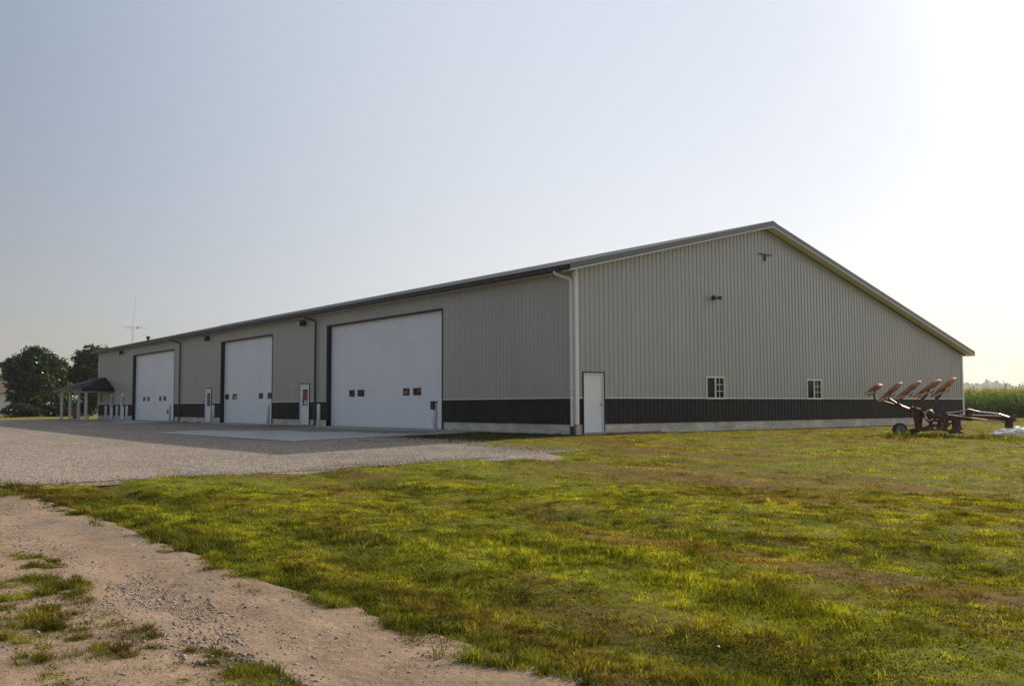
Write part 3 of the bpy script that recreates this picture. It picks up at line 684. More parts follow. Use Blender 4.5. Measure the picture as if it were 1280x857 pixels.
# downspouts
def downspout(y, m, boot=False):
    d = MB(); r = .055; xg = -OXL + .03
    d.tube([(xg, y + .30, ZL - .15), (xg, y + .30, ZL - .22), (xg + .05, y + .26, ZL - .27), (-.13, y + .03, ZL - .42), (-.10, y, ZL - .50), (-.10, y, .22 if boot else .06)], r, 8)
    if not boot: d.tube([(-.10, y, .1), (-.13, y, .0), (-.28, y, -.04)], r, 8)
    for z in (1.5, 3.4): d.box(-.165, -.028, y - .075, y + .075, z, z + .03)
    o = d.build('downspout', m, shed)
    if boot:
        k = MB(); k.tube([(-.10, y, .24), (-.10, y, .0), (-.14, y, -.2)], .075, 10); k.build('drain_boot', M['seal'], o)
    return o
tag(downspout(.12, M['trim'], True), 'white downspout at the near corner')
downspout(19.75, M['bronze']); downspout(40.3, M['bronze'])
d = MB(); d.tube([(W + OXR - .05, .45, ZR_ - .16), (W + OXR - .05, .45, ZR_ - .3), (W + .24, .3, ZR_ - .48), (W + .10, .25, ZR_ - .55), (W + .1, .25, ZR_ - .7), (W + .1, .25, -.05), (W + .45, .25, -.1)], .055, 8)
tag(d.build('downspout', M['trim'], shed), 'white downspout at the far gable corner')
# bracket high under the ridge
k = MB(); k.box(10.28, 11.14, -.075, -.045, 7.225, 7.265); k.box(10.66, 10.74, -.07, -.02, 6.98, 7.225); k.tube([(10.70, -.02, 7.15), (10.70, -.07, 7.2)], .03)
k.build('bracket', M['bronze'], shed)

# wall lamps (fixed lamps on the long wall)
def wall_lamp(y, z, label):
    t = thing('wall_lamp', label, 'lamp', (-.02, y, z), 0, 'wall lamps under the eave')
    b = MB(); b.box(-.24, 0, -.16, .16, -.14, .16, bev=.02); b.build('housing', M['blackbox'], t)
    l = MB(); l.lathe([(.13, 0), (.13, .05), (.10, .12), (.04, .15)], Matrix.Translation((-.22, .08, -.05)) @ Matrix.Rotation(R(-90), 4, 'Y') @ Matrix.Rotation(R(-35), 4, 'X'), 14); l.build('lens', M['lens'], t, True)
wall_lamp(21.2, 5.33, 'black wall lamp under the eave, above the walk door with red notices')
wall_lamp(35.15, 5.35, 'black wall lamp under the eave, left of the middle overhead door')
wall_lamp(54.3, 5.36, 'black wall lamp under the eave, left of the far overhead door')
t = thing('floodlight', 'small dark twin floodlight high on the gable wall', 'lamp', (7.32, -.02, 5.16))
b = MB(); b.box(-.09, .09, -.06, 0, -.06, .06, bev=.01); b.build('base_plate', M['blackbox'], t)
for s in (-1, 1):
    b = MB(); b.tube([(s * .05, -.05, 0), (s * .12, -.14, .03)], .02)
    b.lathe([(.035, 0), (.06, .05), (.085, .16), (.08, .17)], Matrix.Translation((s * .10, -.12, .035)) @ Matrix.Rotation(R(s * 55), 4, 'Z') @ Matrix.Rotation(R(98), 4, 'X'), 14)
    b.build('lamp_head', M['bronze'], t, True)

# ------------------------------------------------------------------ aprons
def apron(y0, y1, xo, zo, lab):
    m = MB(); n = 8; zz = lambda x: -.005 - (zo + .005) * (x / xo) * 1. if False else np.interp(-x, [0, -xo], [-.004, zo])
    nj = int((y1 - y0) / 3.2) + 1
    ed = np.linspace(y0, y1, nj + 1); xm = [.20, xo / 2, xo]
    for i in range(nj):
        for a, b in zip(xm[:-1], xm[1:]):
            ya, yb = ed[i] + .006, ed[i + 1] - .006; a2, b2 = a - .006, b + .006
            za, zb = float(zz(min(a2, 0))), float(zz(b2))
            m.add([(a2, ya, za), (a2, yb, za), (b2, yb, zb), (b2, ya, zb), (a2, ya, za - .35), (a2, yb, za - .35), (b2, yb, zb - .35), (b2, ya, zb - .35)],
                  [(0, 1, 2, 3), (0, 1, 5, 4), (1, 2, 6, 5), (2, 3, 7, 6), (3, 0, 4, 7)])
    o = m.build('concrete_apron', M['slab']); tag(o, lab, 'concrete slab', 'concrete aprons before the doors', kind='structure')
apron(5.0, 19.4, -8.2, -.17, 'broad concrete apron before the widest overhead door')
apron(23.6, 34.6, -6.6, -.14, 'concrete apron before the narrow middle overhead door')
apron(39.2, 62.5, -6.4, -.09, 'concrete apron before the far overhead door and porch')

# ------------------------------------------------------------------ bollards
def bollard(x, y, z0, label, keypad=None, h=1.12):
    t = thing('bollard', label, 'bollard', (x, y, z0), 0, 'white bollards beside the doors')
    b = MB(); b.lathe([(.085, -.3), (.085, h - .06), (.075, h - .03), (.05, h - .01), (.015, h)], None, 18); b.build('post', M['bollard'], t, True)
    if keypad == 'top':
        k = MB(); k.box(-.17, -.086, -.12, .12, h - .28, h + .06, bev=.012); k.box(-.086, .06, -.1, .1, h + .004, h + .05); k.build('keypad', M['blackbox'], t)
    if keypad == 'side':
        k = MB(); k.box(-.12, .03, .086, .22, .55, .82, bev=.012); k.build('keypad', M['blackbox'], t)
    return t
bollard(-.8, 17.92, -.02, 'white bollard left of the widest overhead door')
bollard(-.8, 7.58, -.02, 'white bollard with a black box on top, right of the widest overhead door', 'top')
bollard(-.8, 32.05, -.02, 'white bollard left of the narrow middle overhead door')
bollard(-.8, 23.9, -.02, 'plain white bollard right of the narrow middle overhead door')
bollard(-.8, 40.04, -.02, 'white bollard with a dark side box, right of the far overhead door', 'side')
bollard(-.8, 50.0, -.02, 'short white bollard just left of the far overhead door')
bollard(-.8, 52.6, -.02, 'white bollard before the walk door beside the far overhead door')
bollard(-.8, 55.75, -.02, 'white bollard before the walk door nearest the porch')
def outlet(x, y, z, lab):
    m = MB(); m.tube([(.02, y, z + .05), (x, y, z + .05), (x - .08, y, z - .02)], .085, 12); o = m.build('drain_outlet', M['trim']); tag(o, lab, 'drain pipe', 'white drain outlets at the wall foot')
outlet(-.2, 7.35, -.02, 'short white drain outlet right of the widest overhead door')
outlet(-.22, 39.2, .0, 'short white drain outlet near the bollard with the side box')
outlet(-.22, 36.6, .0, 'short white drain outlet left of the middle walk door')

# mulch and soil along the gable foot
def strip(name, x0, x1, w, m, lab):
    mb = MB(); n = int((x1 - x0) / .12)
    for i in range(n):
        for j in range(4):
            def P(a, b):
                x = x0 + (x1 - x0) * a / n; y = -.0 - w * (b / 4) * (1 + .6 * (float(vnoise(x * 2, 0, 4)) - .5))
                return (x, y, float(terr(x, y)) + .055 - .045 * b / 4 + .025 * (float(vnoise(x * 9, b * 3., 6)) - .5))
            mb.quad(P(i, j), P(i + 1, j), P(i + 1, j + 1), P(i, j + 1))
    o = mb.build(name, m, None, True); tag(o, lab, 'mulch', kind='stuff')
strip('mulch', 1.35, 4.2, .55, M['mulch'], 'strip of reddish mulch at the gable foot right of the walk door')

# ------------------------------------------------------------------ porch at the far end
po = thing('porch', 'small hip roofed entrance porch on white columns at the far end of the shed', 'porch', (-2., 57, 0))
def pw(mb): 
    mb.v = [(x + 2., y - 57, z) for x, y, z in mb.v]; return mb
def hip(zo, e):   # roof shell
    m = MB()
    x0, y0_, y1_, x1 = -2.55 - e, 56.3 - e, 66.2 + e, 2.55 + e
    A, B, C_, D = (x0, y0_, 2.5 + zo), (x0, y1_, 2.5 + zo), (x1, y1_, 2.5 + zo), (x1, L + .15, 2.5 + zo)
    r0, r1 = (-.03, 59.1, 3.5 + zo), (-.03, 63.4, 3.5 + zo)
    w0, rr = (-.03, y0_, 2.5 + zo), (-.03, L + .15, 3.5 + zo)
    m.add([A, B, r1, r0], [(0, 1, 2, 3)]); m.add([A, r0, w0], [(0, 1, 2)]); m.add([B, C_, r1], [(0, 1, 2)]); m.add([C_, D, rr, r1], [(0, 1, 2, 3)])
    return m
ro = hip(0, 0)
ro.add([(v[0], v[1], v[2] - .06) for v in hip(0, 0).v], [tuple(f) for f in hip(0, 0).f])
pw(ro).build('roof', M['shingle'], po)
f = MB(); z0, z1 = 2.27, 2.495
f.box(-2.57, -2.50, 56.28, 66.2, z0, z1); f.box(-2.50, -.035, 56.28, 56.35, z0, z1); f.box(-2.5, 2.5, 66.15, 66.22, z0, z1)
pw(f).build('fascia', M['fascia'], po)
f = MB(); f.box(-2.48, -.04, 56.37, 66.1, 2.30, 2.33); pw(f).build('ceiling', M['soffit'], po)
for y in (57.05, 59.35, 62.3, 65.3):
    c = MB(); c.box(-2.09, -1.91, y - .09, y + .09, -.05, 2.298, bev=.01); c.box(-2.12, -1.88, y - .12, y + .12, -.05, .12); c.box(-2.12, -1.88, y - .12, y + .12, 2.2, 2.297)
    pw(c).build('column', M['bollard'], po)
# planter and bench under the porch
t = thing('planter', 'brown planter of red flowers standing on the porch', 'planter', (-1.0, 64.6, -.02))
b = MB(); b.lathe([(.22, 0), (.28, .3), (.30, .42), (.26, .42), (.24, .36)], None, 16); b.build('pot', M['wood'], t, True)
b = MB()
for k in range(90):
    a = random.random() * 6.28; r = random.random() ** .5 * .38; z = .42 + random.random() * .35 * (1 - r)
    p = Vector((r * math.cos(a), r * math.sin(a), z)); u = Vector((random.gauss(0, 1), random.gauss(0, 1), random.gauss(0, 1))).normalized() * .06; v = u.orthogonal().normalized() * .05
    b.quad(p - u, p - v, p + u, p + v)
b.build('flowers', M['redflower'], t)
t = thing('bench', 'brown wooden bench standing under the porch roof', 'bench', (-.9, 62.6, -.02), R(90))
b = MB()
for k in range(3): b.box(-.75, .75, -.25 + k * .17, -.10 + k * .17, .42, .46)
b.build('seat', M['wood'], t)
b = MB()
for k in range(3): b.box(-.75, .75, -.30, -.27, .55 + k * .15, .66 + k * .15)
b.build('backrest', M['wood'], t)
for x in (-.65, .65):
    b = MB(); b.box(x - .03, x + .03, -.32, -.26, 0, 1.0); b.box(x - .03, x + .03, .18, .24, 0, .42); b.build('leg', M['wood'], t)

# ------------------------------------------------------------------ antenna behind the shed
t = thing('antenna_mast', 'thin lattice radio mast with crossed antenna rods behind the shed roof', 'antenna', (9.5, 85, -.05), R(10))
m = MB()
for k in range(3):
    a = k * 2.094; m.tube([(.16 * math.cos(a), .16 * math.sin(a), 0), (.10 * math.cos(a), .10 * math.sin(a), 10.0)], .016, 5)
for i in range(26):
    z = .3 + i * .38; a = (i % 3) * 2.094; b_ = a + 2.094; m.tube([(.15 * math.cos(a), .15 * math.sin(a), z), (.14 * math.cos(b_), .14 * math.sin(b_), z + .38)], .009, 4)
m.tube([(0, 0, 9.8), (.25, 0, 13.6)], .018, 5); m.build('mast', M['metal'], t)
for (x0, x1, z, y0, y1) in ((-1.6, 1.75, 10.05, 0, 0), (.6, .85, 10.1, -.9, .9), (-.5, -.4, 10.0, -.6, .6)):
    m = MB(); m.tube([(x0, y0, z + .05), (x1, y1, z - .05)], .02, 5); m.build('antenna_rod', M['metal'], t)
m = MB(); m.lathe([(.10, 10.0), (.10, 10.25), (.03, 10.3)], Matrix.Translation((.62, 0, -.1)), 8); m.build('rotor', M['metal'], t)

# ------------------------------------------------------------------ trees
M['leaf'] = leaf_mat('tree_leaves', .35, .06, tmul=(1.3, 1.35, .5))
def tree(name, label, x, y, blobs, trunk_h, leaf, n, tone, seed, group=None, z0=-.05):
    """blobs: (dx, dy, z, rx, rz) clumps of foliage around limbs"""
    rng = np.random.default_rng(seed); rd = random.Random(seed)
    t = thing(name, label, 'tree', (x, y, z0), 0, group)
    tk = MB(); tk.tube([(0, 0, -.2), (.03, 0, trunk_h * .5), (-.04, .05, trunk_h), (.02, 0, trunk_h * 1.7)], [.26, .2, .16, .07], 9)
    for bx, by, bz, br, bh in blobs:
        q = Vector((bx * .55, by * .55, (trunk_h + bz) / 2)); tk.tube([(0, 0, trunk_h * .8), q, (bx, by, bz), (bx * 1.25, by * 1.25, bz + bh * .6)], [.11, .08, .045, .015], 6)
    tk.build('trunk', M['bark'], t, True)
    Vs, Cs = [], []
    tot = sum(b[3] ** 2 * b[4] for b in blobs)
    for bx, by, bz, br, bh in blobs:
        k = max(8, int(n * br * br * bh / tot / 46))
        for _ in range(k):       # sub-clumps
            d = rng.standard_normal(3); d /= np.linalg.norm(d); rr = rng.random() ** .45
            c = np.array([bx, by, bz]) + d * rr * np.array([br, br, bh])
            cs = .22 + .3 * rng.random(); m = 46
            p = c + rng.standard_normal((m, 3)) * cs * np.array([.6, .6, .42])
            s = leaf * (.6 + .8 * rng.random(m))[:, None]
            u = rng.standard_normal((m, 3)); u[:, 2] *= .6; u /= np.linalg.norm(u, axis=1)[:, None]
            v = np.cross(u, rng.standard_normal((m, 3))); v /= np.linalg.norm(v, axis=1)[:, None]
            Vs.append(np.stack([p - u * s, p - v * s * .55, p + u * s, p + v * s * .55], 1).reshape(-1, 3))
            cc = np.array(tone) * (.65 + .7 * rng.random()) * (.8 + .4 * rng.random((m, 1)))
            Cs.append(np.repeat(cc, 4, 0))
    V = np.concatenate(Vs); C2 = np.concatenate(Cs)
    np_mesh('crown', V, [np.arange(len(V)).reshape(-1, 4)], 0, M['leaf'], t, col=C2)
    return t
tree('broadleaf_tree', 'largest dark rounded tree left of the porch', 1.6, 95, [(-1.6, 0, 2.9, 1.4, 1.9), (2.0, .4, 3.2, 1.8, 2.0), (0, -.6, 4.4, 2.1, 2.3), (-1.9, .5, 5.6, 1.5, 1.5), (.1, .2, 6.7, 1.6, 1.5), (1.8, -.2, 5.8, 1.5, 1.5), (-.2, -.8, 1.7, 2.4, 1.4), (-2.5, .2, 4.7, .9, 1.0), (2.3, -.6, 1.8, 1.7, 1.4), (-1.2, -.4, 1.2, 1.4, 1.0)], 1.3, .15, 50000, (.038, .062, .012), 3)
tree('broadleaf_tree', 'thin leafed tree with sky gaps, between the largest tree and the shed', 5.1, 98, [(-.9, 0, 4.4, 1.1, 1.2), (.8, .2, 4.0, 1.3, 1.3), (0, .3, 5.4, 1.1, 1.0), (0, -.3, 2.4, 1.6, 1.4), (1.3, 0, 5.2, .8, .8)], 1.4, .13, 8500, (.058, .082, .016), 5)
tree('broadleaf_tree', 'tall tree with a sunlit top directly behind the far end of the shed', 8.3, 97, [(-1.0, 0, 5.4, 1.3, 1.7), (.8, .2, 5.7, 1.4, 1.7), (0, 0, 7.4, 1.4, 1.3), (1.5, .3, 7.2, 1.1, 1.1), (-1.1, .2, 7.0, 1.0, 1.0), (-.3, 0, 3.8, 1.8, 1.6), (.2, 0, 2.3, 1.6, 1.4)], 1.5, .14, 22000, (.052, .078, .013), 9)
tree('shrub', 'low dark shrub at the foot of the largest tree', -.2, 92, [(0, 0, .7, 1.3, .7), (1.1, 0, .6, 1.0, .6), (-1.1, 0, .65, 1.0, .6)], .3, .12, 6500, (.028, .038, .012), 12)
tree('shrub', 'dark rounded shrub left of the porch columns, under the largest tree', 3.4, 93, [(0, 0, .8, 1.2, .8), (1.2, 0, .7, 1.1, .7), (-1.0, 0, .6, .9, .6)], .3, .12, 6000, (.028, .04, .012), 14)
tree('shrub', 'broad hedge like shrub seen between the porch columns', 7.0, 99, [(0, 0, 1.0, 1.6, 1.0), (1.6, 0, .9, 1.2, .9), (-1.5, 0, .9, 1.2, .8)], .3, .13, 6500, (.032, .044, .013), 16)
# house beyond
h = thing('house', 'pale house with a brown gable roof behind the largest tree', 'house', (-6.2, 118, -.05))
b = MB(); b.box(-9, 12, 0, 8, -.2, 3.2); b.build('wall', M['paleside'], h)
b = MB(); b.add([(-9.5, -.5, 3.1), (12.5, -.5, 3.1), (12.5, 4, 5.6), (-9.5, 4, 5.6), (-9.5, 8.5, 3.1), (12.5, 8.5, 3.1)], [(0, 1, 2, 3), (3, 2, 5, 4), (0, 3, 4), (1, 2, 5)]); b.build('roof', M['brownroof'], h)
for x in (1.5, 6.0, 10):
    b = MB(); b.box(x, x + 1.2, -.04, -.004, .9, 2.1); wv_ = b.build('window', M['glass'], h)

# ------------------------------------------------------------------ corn field and far tree line
def corn():
    rng = np.random.default_rng(77)
    Vs, Cs = [], []
    def plants(X, Y, lod):
        n = len(X); z = np.full(n, -.1); H = 2.08 + .22 * rng.standard_normal(n) * .6
        nl = 11 if lod == 0 else 5
        # stalk (one card), leaves, tassel
        for k in range(nl):
            f = (k + .6) / nl if lod == 0 else .55 + .42 * k / nl
            az = rng.random(n) * 6.28; ln = (.55 + .35 * rng.random(n)) * (1 - .35 * f); w = .045 + .02 * rng.random(n)
            bx, by, bz = X, Y, z + H * f * .92
            dx, dy = np.cos(az), np.sin(az); up = .35 + .3 * rng.random(n)
            m = np.stack([bx + dx * ln * .5, by + dy * ln * .5, bz + ln * up * .75], -1); e = np.stack([bx + dx * ln, by + dy * ln, bz + ln * (up * .75 - .45 * rng.random(n))], -1)
            o = np.stack([bx, by, bz], -1); sd = np.stack([-dy * w, dx * w, 0 * w], -1)
            Vs.append(np.stack([o - sd * .6, m - sd, e, m + sd], 1).reshape(-1, 3)); 
            Vs.append(np.stack([o - sd * .6, m + sd, m + sd * .99, o + sd * .6], 1).reshape(-1, 3))
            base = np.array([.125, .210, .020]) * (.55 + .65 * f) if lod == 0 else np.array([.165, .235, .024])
            c = base * (.7 + .6 * rng.random((n, 1))); dry = rng.random((n, 1)) < .06; c = np.where(dry, np.array([.2, .15, .05]), c)
            Cs.append(np.repeat(c, 4, 0)); Cs.append(np.repeat(c, 4, 0))
        t0 = np.stack([X, Y, z + H * .9], -1)
        for k in range(3):
            az = rng.random(n) * 6.28; a = np.stack([np.cos(az) * .12, np.sin(az) * .12, .28 + .1 * rng.random(n)], -1); sd = np.stack([-np.sin(az), np.cos(az), 0 * az], -1) * .012
            Vs.append(np.stack([t0 - sd, t0 + sd, t0 + a + sd, t0 + a - sd], 1).reshape(-1, 3)); Cs.append(np.repeat(np.array([[.24, .20, .085]]) * (.7 + .6 * rng.random((n, 1))), 4, 0))
        if lod == 0:
            sd = np.array([[.015, .015, 0]]); b0 = np.stack([X, Y, z], -1); b1 = np.stack([X, Y, z + H * .95], -1)
            Vs.append(np.stack([b0 - sd, b0 + sd, b1 + sd, b1 - sd], 1).reshape(-1, 3)); Cs.append(np.tile(np.array([[.07, .10, .025]]), (n * 4, 1)))
    rows = np.arange(50, 58, .76); ya = np.arange(-45, 75, .22)
    X, Y = np.meshgrid(rows, ya); X = X.ravel() + .05 * rng.standard_normal(X.size); Y = Y.ravel() + .07 * rng.standard_normal(Y.size); plants(X, Y, 0)
    rows = np.arange(58, 110, 1.2); ya = np.arange(-60, 130, .6); X, Y = np.meshgrid(rows, ya); X = X.ravel() + .1 * rng.standard_normal(X.size); Y = Y.ravel() + .2 * rng.standard_normal(Y.size); plants(X, Y, 1)
    n = 9000; X = 110 + 160 * rng.random(n) ** 1.3; Y = -100 + 330 * rng.random(n); plants(X, Y, 1)
    V = np.concatenate(Vs); C = np.concatenate(Cs)
    return np_mesh('corn_field', V, [np.arange(len(V)).reshape(-1, 4)], 0, leaf_mat('corn_leaves', .55, .02, tmul=(1.5, 1.35, .3)), col=C)
tag(corn(), 'tall green corn crop beyond the far gable corner', 'crop', kind='stuff')
def treeline():
    rng = np.random.default_rng(5); Vs, Cs = [], []
    for _ in range(520):
        a = R(50) + R(44) * rng.random(); r = 1900 + 350 * rng.random(); x = CAMX + r * math.sin(a); y = CAMY + r * math.cos(a)
        hh = 27 + 20 * float(fbm(a * 26, 0, 3)) + 3 * rng.standard_normal(); w = 14 + 9 * rng.random()
        m = 170; p = rng.standard_normal((m, 3)); p /= np.linalg.norm(p, axis=1)[:, None]; p = p * rng.random((m, 1)) ** .4 * np.array([w, w, hh * .5]) + np.array([x, y, hh * .5])
        s = (2.2 + 2. * rng.random(m))[:, None]; u = rng.standard_normal((m, 3)); u /= np.linalg.norm(u, axis=1)[:, None]; v = np.cross(u, rng.standard_normal((m, 3))); v /= np.linalg.norm(v, axis=1)[:, None]
        Vs.append(np.stack([p - u * s, p - v * s, p + u * s, p + v * s], 1).reshape(-1, 3)); Cs.append(np.tile(np.array([.04, .055, .02]) * (.7 + .6 * rng.random()), (m * 4, 1)))
    V = np.concatenate(Vs)
    return np_mesh('far_woods', V, [np.arange(len(V)).reshape(-1, 4)], 0, M['leaf'], col=np.concatenate(Cs))
tag(treeline(), 'hazy blue grey tree line on the horizon beyond the corn', 'woods', kind='stuff')

# ------------------------------------------------------------------ reversible plough
ex, ey = .751, -.660; SW = 1.11
plow = thing('plough', 'red reversible plough with five raised rusty mouldboards parked in the grass', 'plough', (10.48, -5.9, -.21), math.atan2(ey, ex))
def S(px, py, t=0.): return Vector(((px - 1125) / 31.8 / SW + .44 * t, t, (545 - py) / 34.2))
b = MB()
b.tube([S(1137, 512, .5), S(1150, 514, .45), S(1166, 520, .3), S(1184, 523, .1)], [.09, .10, .10, .10], 4)   # slanting main beam
b.tube([S(1184, 523, .1), S(1214, 522, .05), S(1262, 526, 0)], [.13, .12, .09], 4)
b.tube([S(1200, 519.5, .16), S(1252, 521.5, .1)], .06, 6)
b.box(S(1196, 0).x - .12, S(1196, 0).x + .12, -.1, .1, S(0, 538).z, S(0, 524).z); b.box(S(1212, 0).x - .07, S(1212, 0).x + .07, -.12, .12, S(0, 526).z, S(0, 512.5).z)
b.tube([S(1133, 538, .1), S(1146, 536, .15), S(1150, 528, .25)], .045, 6)
b.tube([S(1146, 537, .1), S(1178, 537, .2), S(1203, 541, .1)], .05, 4)
b.build('frame', M['redpaint'], plow)
b = MB(); b.box(S(1262, 0).x - .14, S(1262, 0).x + .10, -.3, .3, S(0, 527).z, S(0, 521).z); b.box(S(1262, 0).x - .1, S(1262, 0).x + .08, -.12, .12, S(0, 535).z, S(0, 527).z)
for s in (-1, 1): b.tube([S(1262, 526, s * .3), S(1272, 525.5, s * .35)], .03, 6)
b.build('hitch', M['redpaint'], plow)
b = MB(); b.tube([S(1184, 516, .2), S(1198, 515, .1), S(1212, 511.5, 0), S(1226, 515, 0), S(1250, 517.5, 0), S(1266, 523, 0)], .022, 6); b.tube([S(1186, 518, -.15), S(1205, 521, -.2), S(1235, 525, -.15), S(1258, 527, -.1)], .018, 6)
b.build('hydraulic_hose', M['steel'], plow)
for (a, c, w) in (((1145, 517), (1147, 539), .11), ((1152, 516), (1150, 538), .07), ((1180, 518), (1172, 534), .08)):
    b = MB(); b.tube([S(*a, .3), S(*c, .25)], [w, w * .8], 4)
    if w == .07: b.tube([S(1140, 509, .1), S(1151, 512, .05), S(1152, 517, .28)], .05, 6)
    b.build('turnover_post', M['redpaint'], plow)
b = MB(); b.tube([S(1163, 519, -.16) + Vector((.15 * math.cos(a * .5236), 0, .19 * math.sin(a * .5236))) for a in range(13)], .035, 6, False); b.build('hub_ring', M['steel'], plow, True)
b = MB(); b.lathe([(.17, 0), (.17, .12), (.09, .15), (.09, .2)], Matrix.Translation(S(1165, 519.5, 0)) @ Matrix.Rotation(R(90), 4, 'X'), 16); b.build('turnover_hub', M['redpaint'], plow)
def lo_end(leg, t): return S(*leg[-1], t)
BO = [((1079, 491.5), (1103, 480.5), [(1134, 511), (1112, 505), (1100, 501), (1092, 500), (1090, 493), (1091, 486)], .95),
      ((1096, 501), (1129, 478), [(1137, 512), (1120, 505), (1110, 498), (1112, 491)], .75),
      ((1118, 499), (1154, 476.5), [(1140, 514), (1126, 508), (1121, 502), (1134, 492)], .55),
      ((1143, 496), (1180, 475.5), [(1140, 513), (1150, 502), (1158, 495), (1162, 488)], .35),
      ((1166, 496), (1199, 473), [(1156, 519), (1167, 505), (1177, 494), (1183, 486)], .15)]
for k, (p, q, leg, t) in enumerate(BO):
    g = MB(); g.tube([S(*a, t) for a in leg], [.06, .055, .048, .045, .04, .035][:len(leg)], 6); lo = g.build('leg', M['redpaint'], plow)
    A, B = S(*p, t - .05), S(*q, t - .05); dv = B - A; ln = dv.length; d_ = dv.normalized()
    n1 = Vector((-d_.z, 0, d_.x)); nu, nv = 16, 6; vs = []
    for i in range(nu + 1):
        u = i / nu
        for j in range(nv + 1):
            v = j / nv - .5
            wd = .05 + (.23 if k else .12 + .16 * math.sin(math.pi * u)) * u ** .9 * math.sqrt(max(0, 1 - u ** 9))
            tw = R(75 - 110 * u)
            off = (n1 * math.cos(tw) + Vector((0, 1, 0)) * math.sin(tw)) * (v * wd)
            bow = Vector((0, -.28 * math.sin(math.pi * u) + .10 * (v * 2) ** 2, 0)) + n1 * (.06 * math.sin(math.pi * u))
            vs.append(A + dv * u + off + bow)
    fs = [(i * (nv + 1) + j, i * (nv + 1) + j + 1, (i + 1) * (nv + 1) + j + 1, (i + 1) * (nv + 1) + j) for i in range(nu) for j in range(nv)]
    m = MB(); m.add(vs, fs); mo = m.build('mouldboard', M['rust'], lo, True)
    so_ = mo.modifiers.new('thick', 'SOLIDIFY'); so_.thickness = .014
    k2 = MB(); k2.tube([lo_end(leg, t), A + dv * .45 + Vector((0, -.2, -.02))], [.035, .03], 5); k2.tube([A + dv * .75 + Vector((0, -.16, 0)), lo_end(leg, t) + Vector((.1, 0, -.12))], [.022, .022], 5); k2.build('board_stay', M['redpaint'], lo)
    cx_ = A + dv * .12 + Vector((.05, .12, -.16)); k3 = MB()
    k3.add([cx_, cx_ + dv * .30 + Vector((0, .05, .02)), cx_ + dv * .34 + Vector((0, .1, .12)), cx_ + dv * .06 + Vector((0, .08, .13)), cx_ + dv * .2 + Vector((0, -.04, .07))], [(0, 1, 4), (1, 2, 4), (2, 3, 4), (3, 0, 4)]); k3.build('skimmer', M['rust'], lo)
    e = MB(); e.tube([A + Vector((.0, -.03, -.02)), A + dv * .5 + Vector((0, -.26, -.12)), A + dv * .97 + Vector((0, -.05, .0))], [.02, .026, .018], 5); e.build('share', M['steel'], lo)
for (a, c, w, t0, t1) in (((1150, 517), (1166, 534), .035, .32, .2), ((1156, 515), (1146, 534), .03, .1, .3), ((1168, 521), (1160, 537), .04, -.1, .1), ((1174, 519), (1183, 537), .04, .2, .0), ((1186, 524), (1178, 538), .045, .1, .1), ((1141, 512), (1158, 523), .04, .6, .4), ((1158, 525), (1188, 529), .05, .15, .15), ((1189, 519), (1196, 531), .04, .0, .1)):
    b = MB(); b.tube([S(*a, t0), S((a[0] + c[0]) / 2 + 1.5, (a[1] + c[1]) / 2 - 1, (t0 + t1) / 2), S(*c, t1)], w, 5); b.build('brace', M['redpaint'], plow)
for (px, py, t) in ((1149, 539, .3), (1164, 536, .2), (1183, 534, .1), (1198, 539, .0)):        # lower bodies down in the grass
    g = MB(); g.tube([S(px + 3, 520, t), S(px, py - 6, t), S(px - 5, py + 2, t - .05)], [.06, .06, .05], 6)
    q0, q1 = S(px - 13, py + 1, t), S(px + 7, py - 6, t)
    g.add([q0 + Vector((dx * (q1 - q0).x, -.05 - .16 * math.sin(math.pi * dx) + .05 * dz, dx * (q1 - q0).z + dz * .20 * math.sin(math.pi * min(1, dx * .8 + .2)))) for dx in [k / 8 for k in range(9)] for dz in (-.5, 0, .5)], [(i * 3 + j, i * 3 + j + 1, i * 3 + j + 4, i * 3 + j + 3) for i in range(8) for j in range(2)])
    g.build('lower_body', M['redpaint'], plow)
wh = MB(); Rw = .255
mw = Matrix.Translation(S(1125, 537, 0)) @ Matrix.Rotation(R(90), 4, 'X')
wh.lathe([(Rw * .62, -.10), (Rw * .9, -.105), (Rw, -.07), (Rw, .07), (Rw * .9, .105), (Rw * .62, .10)], mw, 28); wo = wh.build('wheel', M['rubber'], plow, True)
r_ = MB(); r_.lathe([(.0, .06), (.06, .07), (.07, .115), (.075, .06), (Rw * .5, .075), (Rw * .62, .112), (Rw * .66, .108)], mw, 28); r_.build('rim', M['rim'], wo)
r_ = MB(); r_.lathe([(.035, .05), (.035, .135), (.01, .14)], mw, 12); r_.build('hub', M['blackbox'], wo)

# white plastic heap beside the plough
bm = bmesh.new(); bmesh.ops.create_icosphere(bm, subdivisions=5, radius=1)
for v in bm.verts:
    p = v.co.copy()
    n = float(fbm(p.x * 2.1 + p.z, p.y * 2.1 + 5, 141)) - .5; n2 = float(fbm(p.x * 6 + 3 * p.z, p.y * 6 - 2 * p.z, 151)) - .5
    s = 1 + .55 * n + .22 * n2
    v.co = Vector((p.x * .95 * s, p.y * .5 * s, max(-.12, p.z * .36 * s * (1 - .35 * abs(p.x - .1)))))
me = bpy.data.meshes.new('plastic_heap'); bm.to_mesh(me); bm.free(); me.shade_smooth(); me.materials.append(M['plastic'])
o = bpy.data.objects.new('plastic_heap', me); COL.objects.link(o); o.location = (14.25, -8.35, -.24); o.rotation_euler = (0, 0, R(-40))
tag(o, 'crumpled heap of white plastic sheeting in the grass by the plough hitch', 'plastic sheet')

